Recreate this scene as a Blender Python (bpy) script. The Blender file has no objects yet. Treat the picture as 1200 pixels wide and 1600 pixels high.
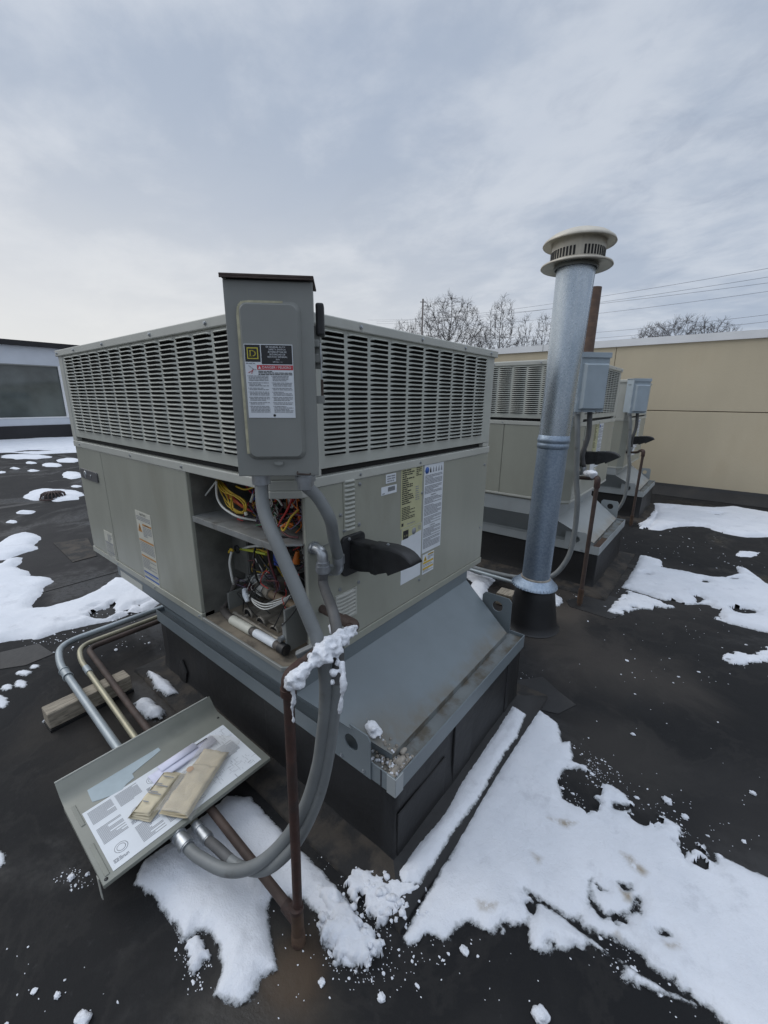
import bpy, math, random
import numpy as np
from mathutils import Vector, Matrix, noise
R_ = math.radians
scene = bpy.context.scene
COL = scene.collection

# ------------------------------------------------------------------ camera
F_PX, PITCH, ROLL, YAW = 648.464, 0.265873, -0.00833, -0.680515
CAM = Vector((0.8891, -0.6726, 1.4248))
Fw = Vector((math.sin(YAW)*math.cos(PITCH), math.cos(YAW)*math.cos(PITCH), -math.sin(PITCH)))
Rt0 = Vector((math.cos(YAW), -math.sin(YAW), 0)); Dn0 = Fw.cross(Rt0)
Rt = Rt0*math.cos(ROLL) + Dn0*math.sin(ROLL); Dn = Dn0*math.cos(ROLL) - Rt0*math.sin(ROLL)
cd = bpy.data.cameras.new('camera'); cam = bpy.data.objects.new('camera', cd); COL.objects.link(cam)
up = -Dn; bk = -Fw
cam.matrix_world = Matrix(((Rt.x, up.x, bk.x, CAM.x), (Rt.y, up.y, bk.y, CAM.y), (Rt.z, up.z, bk.z, CAM.z), (0, 0, 0, 1)))
cd.sensor_fit = 'VERTICAL'; cd.sensor_height = 24.0; cd.lens = 24.0*F_PX/1600.0
cd.clip_start = 0.02; cd.clip_end = 3000
scene.camera = cam

def ray(px, py): return Fw + Rt*((px-600)/F_PX) + Dn*((py-800)/F_PX)
def onz(px, py, z=0.0): v = ray(px, py); return CAM + v*((z-CAM.z)/v.z)
def ony(px, py, y): v = ray(px, py); return CAM + v*((y-CAM.y)/v.y)
def far(px, py, d): v = ray(px, py); return CAM + v*(d/math.hypot(v.x, v.y))

# ------------------------------------------------------------------ world + sun
scene.view_settings.view_transform = 'Standard'; scene.view_settings.look = 'None'
scene.view_settings.exposure = 0.0; scene.view_settings.gamma = 1.0
SUN_EL, SUN_AZ = R_(42), R_(250)
w = bpy.data.worlds.new('World'); scene.world = w; w.use_nodes = True
nt = w.node_tree; nt.nodes.clear()
def N(t, **k):
    n = nt.nodes.new(t)
    for a, b in k.items(): setattr(n, a, b)
    return n
def M(op, a, b=None, c=None, clamp=False):
    n = N('ShaderNodeMath', operation=op, use_clamp=clamp)
    for i, q in enumerate((a, b, c)):
        if q is None: continue
        if isinstance(q, (int, float)): n.inputs[i].default_value = q
        else: nt.links.new(q, n.inputs[i])
    return n.outputs[0]
def MixC(f, a, b, mode='MIX'):
    n = N('ShaderNodeMix', data_type='RGBA', blend_type=mode)
    for i, q in ((0, f), (6, a), (7, b)):
        if isinstance(q, (int, float)): n.inputs[i].default_value = q
        elif isinstance(q, tuple): n.inputs[i].default_value = (*q, 1)
        else: nt.links.new(q, n.inputs[i])
    return n.outputs[2]
def SS(x, a, b):
    n = N('ShaderNodeMapRange', interpolation_type='SMOOTHSTEP'); nt.links.new(x, n.inputs[0])
    n.inputs[1].default_value = a; n.inputs[2].default_value = b; return n.outputs[0]
tc = N('ShaderNodeTexCoord'); sp = N('ShaderNodeSeparateXYZ'); nt.links.new(tc.outputs['Generated'], sp.inputs[0])
X, Y, Z = sp.outputs
den = M('ADD', M('MAXIMUM', Z, 0.0), 0.16)
cv = N('ShaderNodeCombineXYZ'); nt.links.new(M('DIVIDE', X, den), cv.inputs[0]); nt.links.new(M('DIVIDE', Y, den), cv.inputs[1])
def cloud(scale, detail, rough, dist, off):
    mp = N('ShaderNodeMapping'); mp.inputs['Rotation'].default_value = (0, 0, R_(35)); mp.inputs['Scale'].default_value = (0.9, 1.15, 1)
    mp.inputs['Location'].default_value = off; nt.links.new(cv.outputs[0], mp.inputs[0])
    n = N('ShaderNodeTexNoise'); n.inputs['Scale'].default_value = scale; n.inputs['Detail'].default_value = detail; n.inputs['Lacunarity'].default_value = 2.15
    n.inputs['Roughness'].default_value = rough; n.inputs['Distortion'].default_value = dist
    nt.links.new(mp.outputs[0], n.inputs['Vector']); return n.outputs['Fac']
n1 = cloud(0.75, 9, 0.55, 0.25, (3.1, 1.7, 0)); n2 = cloud(2.3, 9, 0.56, 0.2, (7.3, 2.2, 0)); n3 = cloud(0.45, 5, 0.5, 0.1, (1.2, 9.4, 0))
K = 10.0
def k3(r, g, b): return (r*K, g*K, b*K)
dens = SS(M('ADD', M('MULTIPLY', n1, 0.52), M('MULTIPLY', n2, 0.48)), 0.41, 0.60)
sky1 = MixC(dens, k3(0.430, 0.498, 0.610), k3(0.610, 0.662, 0.745))
sky1 = MixC(M('MULTIPLY', SS(n3, 0.50, 0.68), 0.45), sky1, k3(0.35, 0.43, 0.58))
# brighter towards the left horizon, where the cloud is thinnest
n4 = cloud(4.2, 8, 0.6, 0.5, (11.3, 5.2, 0)); right_ = M('ADD', 0.35, M('MULTIPLY', SS(M('ADD', M('MULTIPLY', X, 0.777), M('MULTIPLY', Y, 0.629)), -0.15, 0.55), 0.65))
sky1 = MixC(M('MULTIPLY', M('MULTIPLY', SS(n4, 0.48, 0.70), right_), 0.42), sky1, k3(0.355, 0.415, 0.525))
azl = M('ADD', M('MULTIPLY', X, -0.93), M('MULTIPLY', Y, -0.05))
low = M('SUBTRACT', 1.0, SS(Z, 0.02, 0.52))
glow = M('MULTIPLY', SS(azl, -0.05, 0.95), low)
sky1 = MixC(M('MULTIPLY', glow, 0.95), sky1, k3(0.84, 0.835, 0.82))
sky1 = MixC(M('MULTIPLY', M('SUBTRACT', 1.0, SS(Z, 0.0, 0.17)), 0.35), sky1, k3(0.66, 0.69, 0.73))
streak = cloud(1.1, 6, 0.6, 0.2, (0.4, 4.4, 0))
# overcast sky: brightest overhead (above the frame)
zen = M('ADD', 1.0, M('MULTIPLY', SS(Z, 0.60, 0.95), 1.35))
zc = N('ShaderNodeCombineColor'); [nt.links.new(zen, zc.inputs[i]) for i in range(3)]
sky1 = MixC(1.0, sky1, zc.outputs[0], 'MULTIPLY')
ns = N('ShaderNodeTexSky', sky_type='NISHITA', sun_disc=False); ns.sun_elevation = SUN_EL; ns.sun_rotation = SUN_AZ
ns.air_density = 1.0; ns.dust_density = 2.0
sky = MixC(0.07, sky1, ns.outputs[0])
bg = N('ShaderNodeBackground'); nt.links.new(sky, bg.inputs[0]); bg.inputs[1].default_value = 0.1
wo = N('ShaderNodeOutputWorld'); nt.links.new(bg.outputs[0], wo.inputs[0])
sd = bpy.data.lights.new('sun', 'SUN'); sd.energy = 1.0; sd.angle = R_(40); sd.color = (1.0, 0.97, 0.92)
sun = bpy.data.objects.new('sun', sd); COL.objects.link(sun)
sdir = Vector((math.sin(SUN_AZ)*math.cos(SUN_EL), math.cos(SUN_AZ)*math.cos(SUN_EL), math.sin(SUN_EL)))
sun.rotation_euler = sdir.to_track_quat('Z', 'Y').to_euler(); sun.location = (0, 0, 30)

# ------------------------------------------------------------------ materials
MATS = {}
def mat(name, col, rough=0.5, metal=0.0, var=0.0, vscale=6.0, col2=None, mask=(0.5, 0.7), mscale=3.0, bump=0.0, bscale=60.0, spec=0.5, stretch=(1, 1, 1), trans=0.0, alpha=1.0, rvar=0.0):
    global nt
    m = bpy.data.materials.new(name); m.use_nodes = True; nt = m.node_tree
    b = nt.nodes['Principled BSDF']
    b.inputs['Roughness'].default_value = rough; b.inputs['Metallic'].default_value = metal
    b.inputs['Specular IOR Level'].default_value = spec; b.inputs['Transmission Weight'].default_value = trans
    b.inputs['Alpha'].default_value = alpha
    t = N('ShaderNodeTexCoord'); mp = N('ShaderNodeMapping'); mp.inputs['Scale'].default_value = stretch
    nt.links.new(t.outputs['Object'], mp.inputs[0])
    def nz(s, d=6, r=0.55):
        n = N('ShaderNodeTexNoise'); n.inputs['Scale'].default_value = s; n.inputs['Detail'].default_value = d; n.inputs['Roughness'].default_value = r
        nt.links.new(mp.outputs[0], n.inputs['Vector']); return n.outputs['Fac']
    c = None
    if var > 0:
        f = SS(nz(vscale), 0.3, 0.7)
        c = MixC(f, tuple(x*(1-var) for x in col), tuple(min(1, x*(1+var)) for x in col))
    if col2:
        f = SS(nz(mscale, 9, 0.62), *mask)
        c = MixC(f, c if c is not None else col, col2)
    if c is None: b.inputs['Base Color'].default_value = (*col, 1)
    else: nt.links.new(c, b.inputs['Base Color'])
    if rvar > 0:
        q = M('ADD', M('MULTIPLY', nz(vscale*1.7), rvar*2), rough-rvar); nt.links.new(q, b.inputs['Roughness'])
    if bump > 0:
        bn = N('ShaderNodeBump'); bn.inputs['Strength'].default_value = 1.0; bn.inputs['Distance'].default_value = bump
        nt.links.new(nz(bscale, 4), bn.inputs['Height']); nt.links.new(bn.outputs[0], b.inputs['Normal'])
    MATS[name] = m; return m
mat('cabinet paint', (0.335, 0.338, 0.285), 0.34, var=0.05, vscale=4, col2=(0.265, 0.260, 0.21), mask=(0.50, 0.80), mscale=2.6, stretch=(1.3, 1.3, 0.5), bump=0.006, bscale=1.8, rvar=0.05)
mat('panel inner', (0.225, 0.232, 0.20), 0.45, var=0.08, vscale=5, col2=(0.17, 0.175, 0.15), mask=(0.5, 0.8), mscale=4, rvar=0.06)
mat('grille paint', (0.455, 0.465, 0.415), 0.45, var=0.06, vscale=9)
mat('cap paint', (0.475, 0.478, 0.43), 0.42, var=0.05, vscale=5, col2=(0.30, 0.29, 0.24), mask=(0.55, 0.9), mscale=5)
mat('grille dark', (0.012, 0.012, 0.012), 0.7)
mat('switch grey', (0.232, 0.238, 0.222), 0.42, var=0.05, vscale=7, rvar=0.06)
mat('switch grey worn', (0.36, 0.42, 0.46), 0.45, var=0.06, vscale=9, col2=(0.52, 0.56, 0.58), mask=(0.62, 0.74), mscale=13)
mat('worn yellow edge', (0.47, 0.44, 0.30), 0.6, var=0.2, vscale=40)
mat('flange grey', (0.168, 0.196, 0.210), 0.42, var=0.08, vscale=3, col2=(0.145, 0.165, 0.17), mask=(0.48, 0.75), mscale=4, rvar=0.08)
mat('flange dirty', (0.175, 0.19, 0.19), 0.6, var=0.1, vscale=8, col2=(0.105, 0.092, 0.070), mask=(0.40, 0.58), mscale=9)
mat('rust foot', (0.085, 0.050, 0.030), 0.8, var=0.3, vscale=14, col2=(0.05, 0.028, 0.02), mask=(0.45, 0.65), mscale=18, bump=0.001, bscale=140)
mat('flange pale', (0.33, 0.355, 0.36), 0.42, var=0.08, vscale=3, col2=(0.25, 0.26, 0.25), mask=(0.5, 0.8), mscale=5)
mat('membrane', (0.0135, 0.0133, 0.0138), 0.58, var=0.3, vscale=2.2, col2=(0.030, 0.027, 0.024), mask=(0.52, 0.8), mscale=2.5, bump=0.0025, bscale=25, rvar=0.1)
mat('brown ledge', (0.046, 0.038, 0.030), 0.85, var=0.3, vscale=6, col2=(0.015, 0.0145, 0.0145), mask=(0.42, 0.58), mscale=7, bump=0.003, bscale=60)
mat('black rubber', (0.012, 0.012, 0.013), 0.55, var=0.2, vscale=10)
mat('tube brown', (0.10, 0.088, 0.078), 0.6, var=0.2, vscale=12)
mat('hood black', (0.022, 0.022, 0.023), 0.55, var=0.3, vscale=25)
mat('liquidtight', (0.17, 0.18, 0.18), 0.5, var=0.12, vscale=8, col2=(0.10, 0.10, 0.095), mask=(0.56, 0.75), mscale=12)
mat('liquidtight dark', (0.085, 0.085, 0.085), 0.6, var=0.25, vscale=14)
mat('steel bright', (0.43, 0.45, 0.47), 0.38, metal=0.8, var=0.15, vscale=30)
mat('conduit grey', (0.33, 0.37, 0.39), 0.42, metal=0.35, var=0.1, vscale=6, col2=(0.22, 0.23, 0.22), mask=(0.55, 0.8), mscale=8)
mat('conduit brass', (0.36, 0.335, 0.24), 0.42, metal=0.4, var=0.15, vscale=8)
mat('rust pipe', (0.050, 0.024, 0.018), 0.7, var=0.3, vscale=14, col2=(0.035, 0.022, 0.018), mask=(0.45, 0.65), mscale=18, bump=0.0012, bscale=140)
mat('rust dark', (0.060, 0.040, 0.032), 0.7, var=0.3, vscale=14, bump=0.001, bscale=140)
mat('rust orange', (0.075, 0.044, 0.028), 0.8, var=0.3, vscale=9, col2=(0.06, 0.035, 0.024), mask=(0.45, 0.62), mscale=10, stretch=(1, 1, 3))
mat('cast tan', (0.27, 0.20, 0.13), 0.7, var=0.3, vscale=20)
mat('wood', (0.31, 0.27, 0.21), 0.85, var=0.3, vscale=14, stretch=(14, 1, 6), col2=(0.10, 0.085, 0.07), mask=(0.55, 0.68), mscale=16)
mat('ice', (0.70, 0.73, 0.76), 0.2, var=0.1, vscale=20, trans=0.4)
mat('stucco', (0.575, 0.495, 0.355), 0.9, var=0.06, vscale=1.0, col2=(0.52, 0.425, 0.28), mask=(0.5, 0.8), mscale=0.9, stretch=(1, 1, 0.35), bump=0.003, bscale=90)
mat('joint dark', (0.12, 0.09, 0.06), 0.9)
mat('coping white', (0.82, 0.82, 0.82), 0.5, var=0.05, vscale=2)
mat('white frame', (0.62, 0.65, 0.70), 0.45, var=0.04, vscale=2)
mat('dark fascia', (0.018, 0.017, 0.019), 0.6, var=0.2, vscale=1)
mat('window glass', (0.10, 0.115, 0.11), 0.06, spec=0.8, var=0.5, vscale=0.55)
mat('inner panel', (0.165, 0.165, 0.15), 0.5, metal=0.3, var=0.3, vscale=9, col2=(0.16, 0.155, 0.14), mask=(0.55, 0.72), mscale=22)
mat('inner galvanised', (0.36, 0.37, 0.36), 0.42, metal=0.55, var=0.15, vscale=14, col2=(0.22, 0.21, 0.19), mask=(0.52, 0.7), mscale=11)
mat('pan brown', (0.19, 0.16, 0.12), 0.75, var=0.2, vscale=7, col2=(0.06, 0.05, 0.04), mask=(0.5, 0.7), mscale=10)
mat('burner', (0.34, 0.31, 0.26), 0.6, metal=0.3, var=0.3, vscale=22)
mat('label white', (0.70, 0.73, 0.76), 0.5, var=0.03, vscale=12)
mat('label cream', (0.56, 0.55, 0.47), 0.5, var=0.06, vscale=12)
mat('label yellow', (0.50, 0.49, 0.29), 0.5, var=0.05, vscale=14)
mat('print grey', (0.27, 0.28, 0.30), 0.6)
mat('print black', (0.02, 0.02, 0.022), 0.5)
mat('print red', (0.52, 0.05, 0.06), 0.5)
mat('print orange', (0.50, 0.24, 0.06), 0.5)
mat('print amber', (0.62, 0.43, 0.04), 0.5)
mat('print blue', (0.05, 0.13, 0.42), 0.5)
mat('logo yellow', (0.58, 0.50, 0.06), 0.5)
mat('badge', (0.10, 0.10, 0.105), 0.35)
for nm, c in (('yellow', (0.55, 0.37, 0.03)), ('red', (0.40, 0.03, 0.025)), ('black', (0.015, 0.015, 0.015)), ('white', (0.62, 0.62, 0.58)), ('blue', (0.03, 0.08, 0.42)), ('orange', (0.60, 0.16, 0.02)), ('maroon', (0.10, 0.02, 0.025)), ('lime', (0.45, 0.50, 0.05)), ('green', (0.06, 0.18, 0.09)), ('purple', (0.10, 0.07, 0.13))):
    mat('wire '+nm, c, 0.45)
mat('paper white', (0.68, 0.68, 0.80), 0.8, var=0.06, vscale=9)
mat('paper manila', (0.60, 0.53, 0.38), 0.8, var=0.12, vscale=14)
mat('paper tan', (0.56, 0.47, 0.31), 0.75, var=0.12, vscale=18)
mat('plastic film', (0.72, 0.70, 0.66), 0.2, alpha=0.28, spec=0.8)
mat('torn paper', (0.40, 0.47, 0.50), 0.7, var=0.07, vscale=14)
mat('bark', (0.045, 0.037, 0.034), 0.9, var=0.25, vscale=1.0)
mat('twig', (0.050, 0.041, 0.038), 0.9, var=0.2, vscale=0.6)
mat('pole wood', (0.16, 0.14, 0.13), 0.9)
mat('cable', (0.20, 0.21, 0.24), 0.7)
mat('drain iron', (0.06, 0.038, 0.034), 0.75, var=0.3, vscale=30)
mat('cap beige', (0.52, 0.48, 0.40), 0.45, metal=0.15, var=0.08, vscale=16, col2=(0.40, 0.35, 0.28), mask=(0.58, 0.75), mscale=9)
mat('stones', (0.30, 0.27, 0.23), 0.85, var=0.3, vscale=40)
mat('far ground', (0.10, 0.10, 0.10), 0.9, var=0.4, vscale=0.05)

def galv(name, c1, c2, rough, sp_):
    global nt
    m = bpy.data.materials.new(name); m.use_nodes = True; nt = m.node_tree; b = nt.nodes['Principled BSDF']
    t = N('ShaderNodeTexCoord'); v = N('ShaderNodeTexVoronoi'); v.inputs['Scale'].default_value = 120
    nt.links.new(t.outputs['Object'], v.inputs['Vector'])
    s = N('ShaderNodeSeparateColor'); nt.links.new(v.outputs['Color'], s.inputs[0])
    nz = N('ShaderNodeTexNoise'); nz.inputs['Scale'].default_value = 5; nz.inputs['Detail'].default_value = 6; nt.links.new(t.outputs['Object'], nz.inputs['Vector'])
    mp2 = N('ShaderNodeMapping'); mp2.inputs['Scale'].default_value = (1, 1, 0.3); nt.links.new(t.outputs['Object'], mp2.inputs[0]); nt.links.new(mp2.outputs[0], nz.inputs['Vector']); nz.inputs['Scale'].default_value = 9
    f = M('ADD', M('MULTIPLY', s.outputs[0], sp_), M('MULTIPLY', SS(nz.outputs[0], 0.32, 0.68), 1-sp_))
    nt.links.new(MixC(f, c1, c2), b.inputs['Base Color']); b.inputs['Metallic'].default_value = 0.75
    nt.links.new(M('ADD', M('MULTIPLY', s.outputs[1], 0.2*sp_), rough), b.inputs['Roughness'])
    MATS[name] = m
galv('galvanised shiny', (0.33, 0.39, 0.445), (0.55, 0.60, 0.645), 0.25, 0.30)
galv('galvanised dull', (0.22, 0.28, 0.36), (0.38, 0.45, 0.53), 0.45, 0.5)

def snow_mat(name, c1, c2, c3, field=False):
    """old granular snow; a field thins out to grey slush and bare specks where its stored depth runs low"""
    global nt
    m = bpy.data.materials.new(name); m.use_nodes = True; nt = m.node_tree; b = nt.nodes['Principled BSDF']; t = N('ShaderNodeTexCoord')
    def nz(sc, d=5, r=0.6):
        n = N('ShaderNodeTexNoise'); n.inputs['Scale'].default_value = sc; n.inputs['Detail'].default_value = d; n.inputs['Roughness'].default_value = r; nt.links.new(t.outputs['Object'], n.inputs['Vector']); return n.outputs['Fac']
    c = MixC(SS(nz(3.5), 0.35, 0.65), c1, c2); c = MixC(M('MULTIPLY', SS(nz(9, 8, 0.7), 0.53, 0.74), 0.9), c, c3)
    if field:
        ga = N('ShaderNodeAttribute', attribute_name='grime'); g = M('MULTIPLY', ga.outputs['Fac'], SS(nz(28, 7, 0.7), 0.30, 0.58)); c = MixC(g, c, (0.33, 0.28, 0.21))
        dp = N('ShaderNodeAttribute', attribute_name='depth').outputs['Fac']; q = M('ADD', dp, M('MULTIPLY', M('SUBTRACT', nz(40, 8, 0.74), 0.5), 1.05))
        c = MixC(SS(q, 0.50, 0.12), c, (0.36, 0.375, 0.39)); nt.links.new(SS(q, 0.02, 0.22), b.inputs['Alpha'])
        nt.links.new(M('ADD', 0.40, M('MULTIPLY', SS(q, 0.1, 0.5), 0.35)), b.inputs['Roughness'])
    else: b.inputs['Roughness'].default_value = 0.75
    nt.links.new(c, b.inputs['Base Color']); b.inputs['Specular IOR Level'].default_value = 0.25
    b1 = N('ShaderNodeBump'); b1.inputs['Distance'].default_value = 0.0065; nt.links.new(nz(16, 7, 0.62), b1.inputs['Height'])
    b2 = N('ShaderNodeBump'); b2.inputs['Distance'].default_value = 0.0018; nt.links.new(nz(190, 3, 0.7), b2.inputs['Height']); nt.links.new(b1.outputs[0], b2.inputs['Normal']); nt.links.new(b2.outputs[0], b.inputs['Normal'])
    MATS[name] = m
SN = ((0.735, 0.75, 0.785), (0.68, 0.70, 0.74), (0.57, 0.585, 0.62)); snow_mat('snow', *SN); snow_mat('snow field', *SN, field=True)
def sheet_mat(name, col, dust):
    """painted adapter sheet: road dust and dried silt gathered in ragged tongues along its low edge"""
    global nt
    m = bpy.data.materials.new(name); m.use_nodes = True; nt = m.node_tree; b = nt.nodes['Principled BSDF']
    t = N('ShaderNodeTexCoord'); s = N('ShaderNodeSeparateXYZ'); nt.links.new(t.outputs['Object'], s.inputs[0])
    def nz(sc, d=7):
        n = N('ShaderNodeTexNoise'); n.inputs['Scale'].default_value = sc; n.inputs['Detail'].default_value = d; n.inputs['Roughness'].default_value = 0.62; nt.links.new(t.outputs['Object'], n.inputs['Vector']); return n.outputs['Fac']
    a, f = nz(2.5), nz(14)
    c = MixC(SS(a, 0.35, 0.65), tuple(q*0.93 for q in col), tuple(q*1.07 for q in col))
    edge = M('SUBTRACT', 1.0, SS(M('ADD', s.outputs[2], M('MULTIPLY', M('SUBTRACT', a, 0.5), 0.10)), 0.372, 0.425))
    near_ = M('SUBTRACT', 1.0, SS(M('ADD', s.outputs[1], M('MULTIPLY', M('SUBTRACT', f, 0.5), 0.30)), 0.15, 0.42))
    low = M('SUBTRACT', 1.0, SS(s.outputs[2], 0.38, 0.49))
    k = M('MAXIMUM', M('MULTIPLY', edge, 0.75), M('MULTIPLY', M('MULTIPLY', near_, low), 0.9)); k = M('MULTIPLY', k, SS(f, 0.25, 0.6))
    c = MixC(k, c, dust); c = MixC(M('MULTIPLY', SS(nz(31), 0.66, 0.75), 0.25), c, tuple(q*0.6 for q in col))
    nt.links.new(c, b.inputs['Base Color']); nt.links.new(M('ADD', M('MULTIPLY', k, 0.35), 0.40), b.inputs['Roughness']); MATS[name] = m
sheet_mat('flange grey sheet', (0.165, 0.195, 0.210), (0.165, 0.145, 0.110)); sheet_mat('flange pale sheet', (0.33, 0.355, 0.36), (0.30, 0.26, 0.20))
def roof_mat():
    """black rubber roof: dust, dried puddle rings, rust stain round the gas riser"""
    global nt
    m = bpy.data.materials.new('roof rubber'); m.use_nodes = True; nt = m.node_tree; b = nt.nodes['Principled BSDF']
    t = N('ShaderNodeTexCoord'); P = t.outputs['Object']
    def nz(s, d=8, r=0.6, dist=0.0):
        n = N('ShaderNodeTexNoise'); n.inputs['Scale'].default_value = s; n.inputs['Detail'].default_value = d; n.inputs['Roughness'].default_value = r
        n.inputs['Distortion'].default_value = dist; nt.links.new(P, n.inputs['Vector']); return n.outputs['Fac']
    big, mid, fine = nz(0.5, 6), nz(2.1, 9, 0.62, 0.4), nz(26, 6, 0.7)
    c = MixC(SS(big, 0.35, 0.65), (0.0066, 0.0069, 0.0080), (0.0125, 0.0123, 0.0127))
    c = MixC(M('MULTIPLY', SS(mid, 0.52, 0.68), 0.34), c, (0.026, 0.0248, 0.0240))
    ring = M('MULTIPLY', SS(mid, 0.46, 0.485), M('SUBTRACT', 1.0, SS(mid, 0.485, 0.53)))
    c = MixC(M('MULTIPLY', ring, 0.16), c, (0.050, 0.046, 0.042))
    c = MixC(M('MULTIPLY', SS(fine, 0.60, 0.74), 0.30), c, (0.055, 0.055, 0.056))
    c = MixC(M('MULTIPLY', SS(nz(60, 5, 0.75), 0.68, 0.76), 0.45), c, (0.10, 0.10, 0.10))
    for (x, y, r, colr, amt) in ((0.262, -0.262, 0.13, (0.085, 0.045, 0.018), 0.8), (0.23, -0.30, 0.26, (0.050, 0.043, 0.034), 0.55), (0.16, 1.95, 0.42, (0.075, 0.065, 0.055), 0.6), (0.62, 1.7, 0.50, (0.062, 0.054, 0.047), 0.6), (0.75, 1.05, 0.35, (0.050, 0.045, 0.040), 0.6), (0.55, 3.0, 0.9, (0.040, 0.036, 0.033), 0.6), (-4.0, -0.3, 1.6, (0.030, 0.028, 0.028), 0.7), (1.3, 0.9, 0.6, (0.034, 0.032, 0.031), 0.6), (0.05, 2.2, 0.5, (0.075, 0.062, 0.05), 0.5), (-1.1, -0.1, 0.55, (0.050, 0.043, 0.036), 0.6)):
        d = N('ShaderNodeVectorMath', operation='DISTANCE'); nt.links.new(P, d.inputs[0]); d.inputs[1].default_value = (x, y, 0)
        f = M('MULTIPLY', M('SUBTRACT', 1.0, SS(M('ADD', d.outputs['Value'], M('MULTIPLY', M('SUBTRACT', mid, 0.5), r*1.6)), r*0.25, r)), amt)
        c = MixC(f, c, colr)
    nt.links.new(c, b.inputs['Base Color'])
    wet = M('MULTIPLY', SS(nz(0.9, 7, 0.6, 0.6), 0.50, 0.62), SS(fine, 0.75, 0.45)); nt.links.new(M('SUBTRACT', 0.84, M('MULTIPLY', wet, 0.52)), b.inputs['Roughness']); b.inputs['Specular IOR Level'].default_value = 0.33
    bn = N('ShaderNodeBump'); bn.inputs['Distance'].default_value = 0.003
    nt.links.new(M('ADD', M('MULTIPLY', mid, 2.0), M('MULTIPLY', fine, 0.6)), bn.inputs['Height']); nt.links.new(bn.outputs[0], b.inputs['Normal'])
    MATS['roof rubber'] = m
roof_mat()

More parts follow.
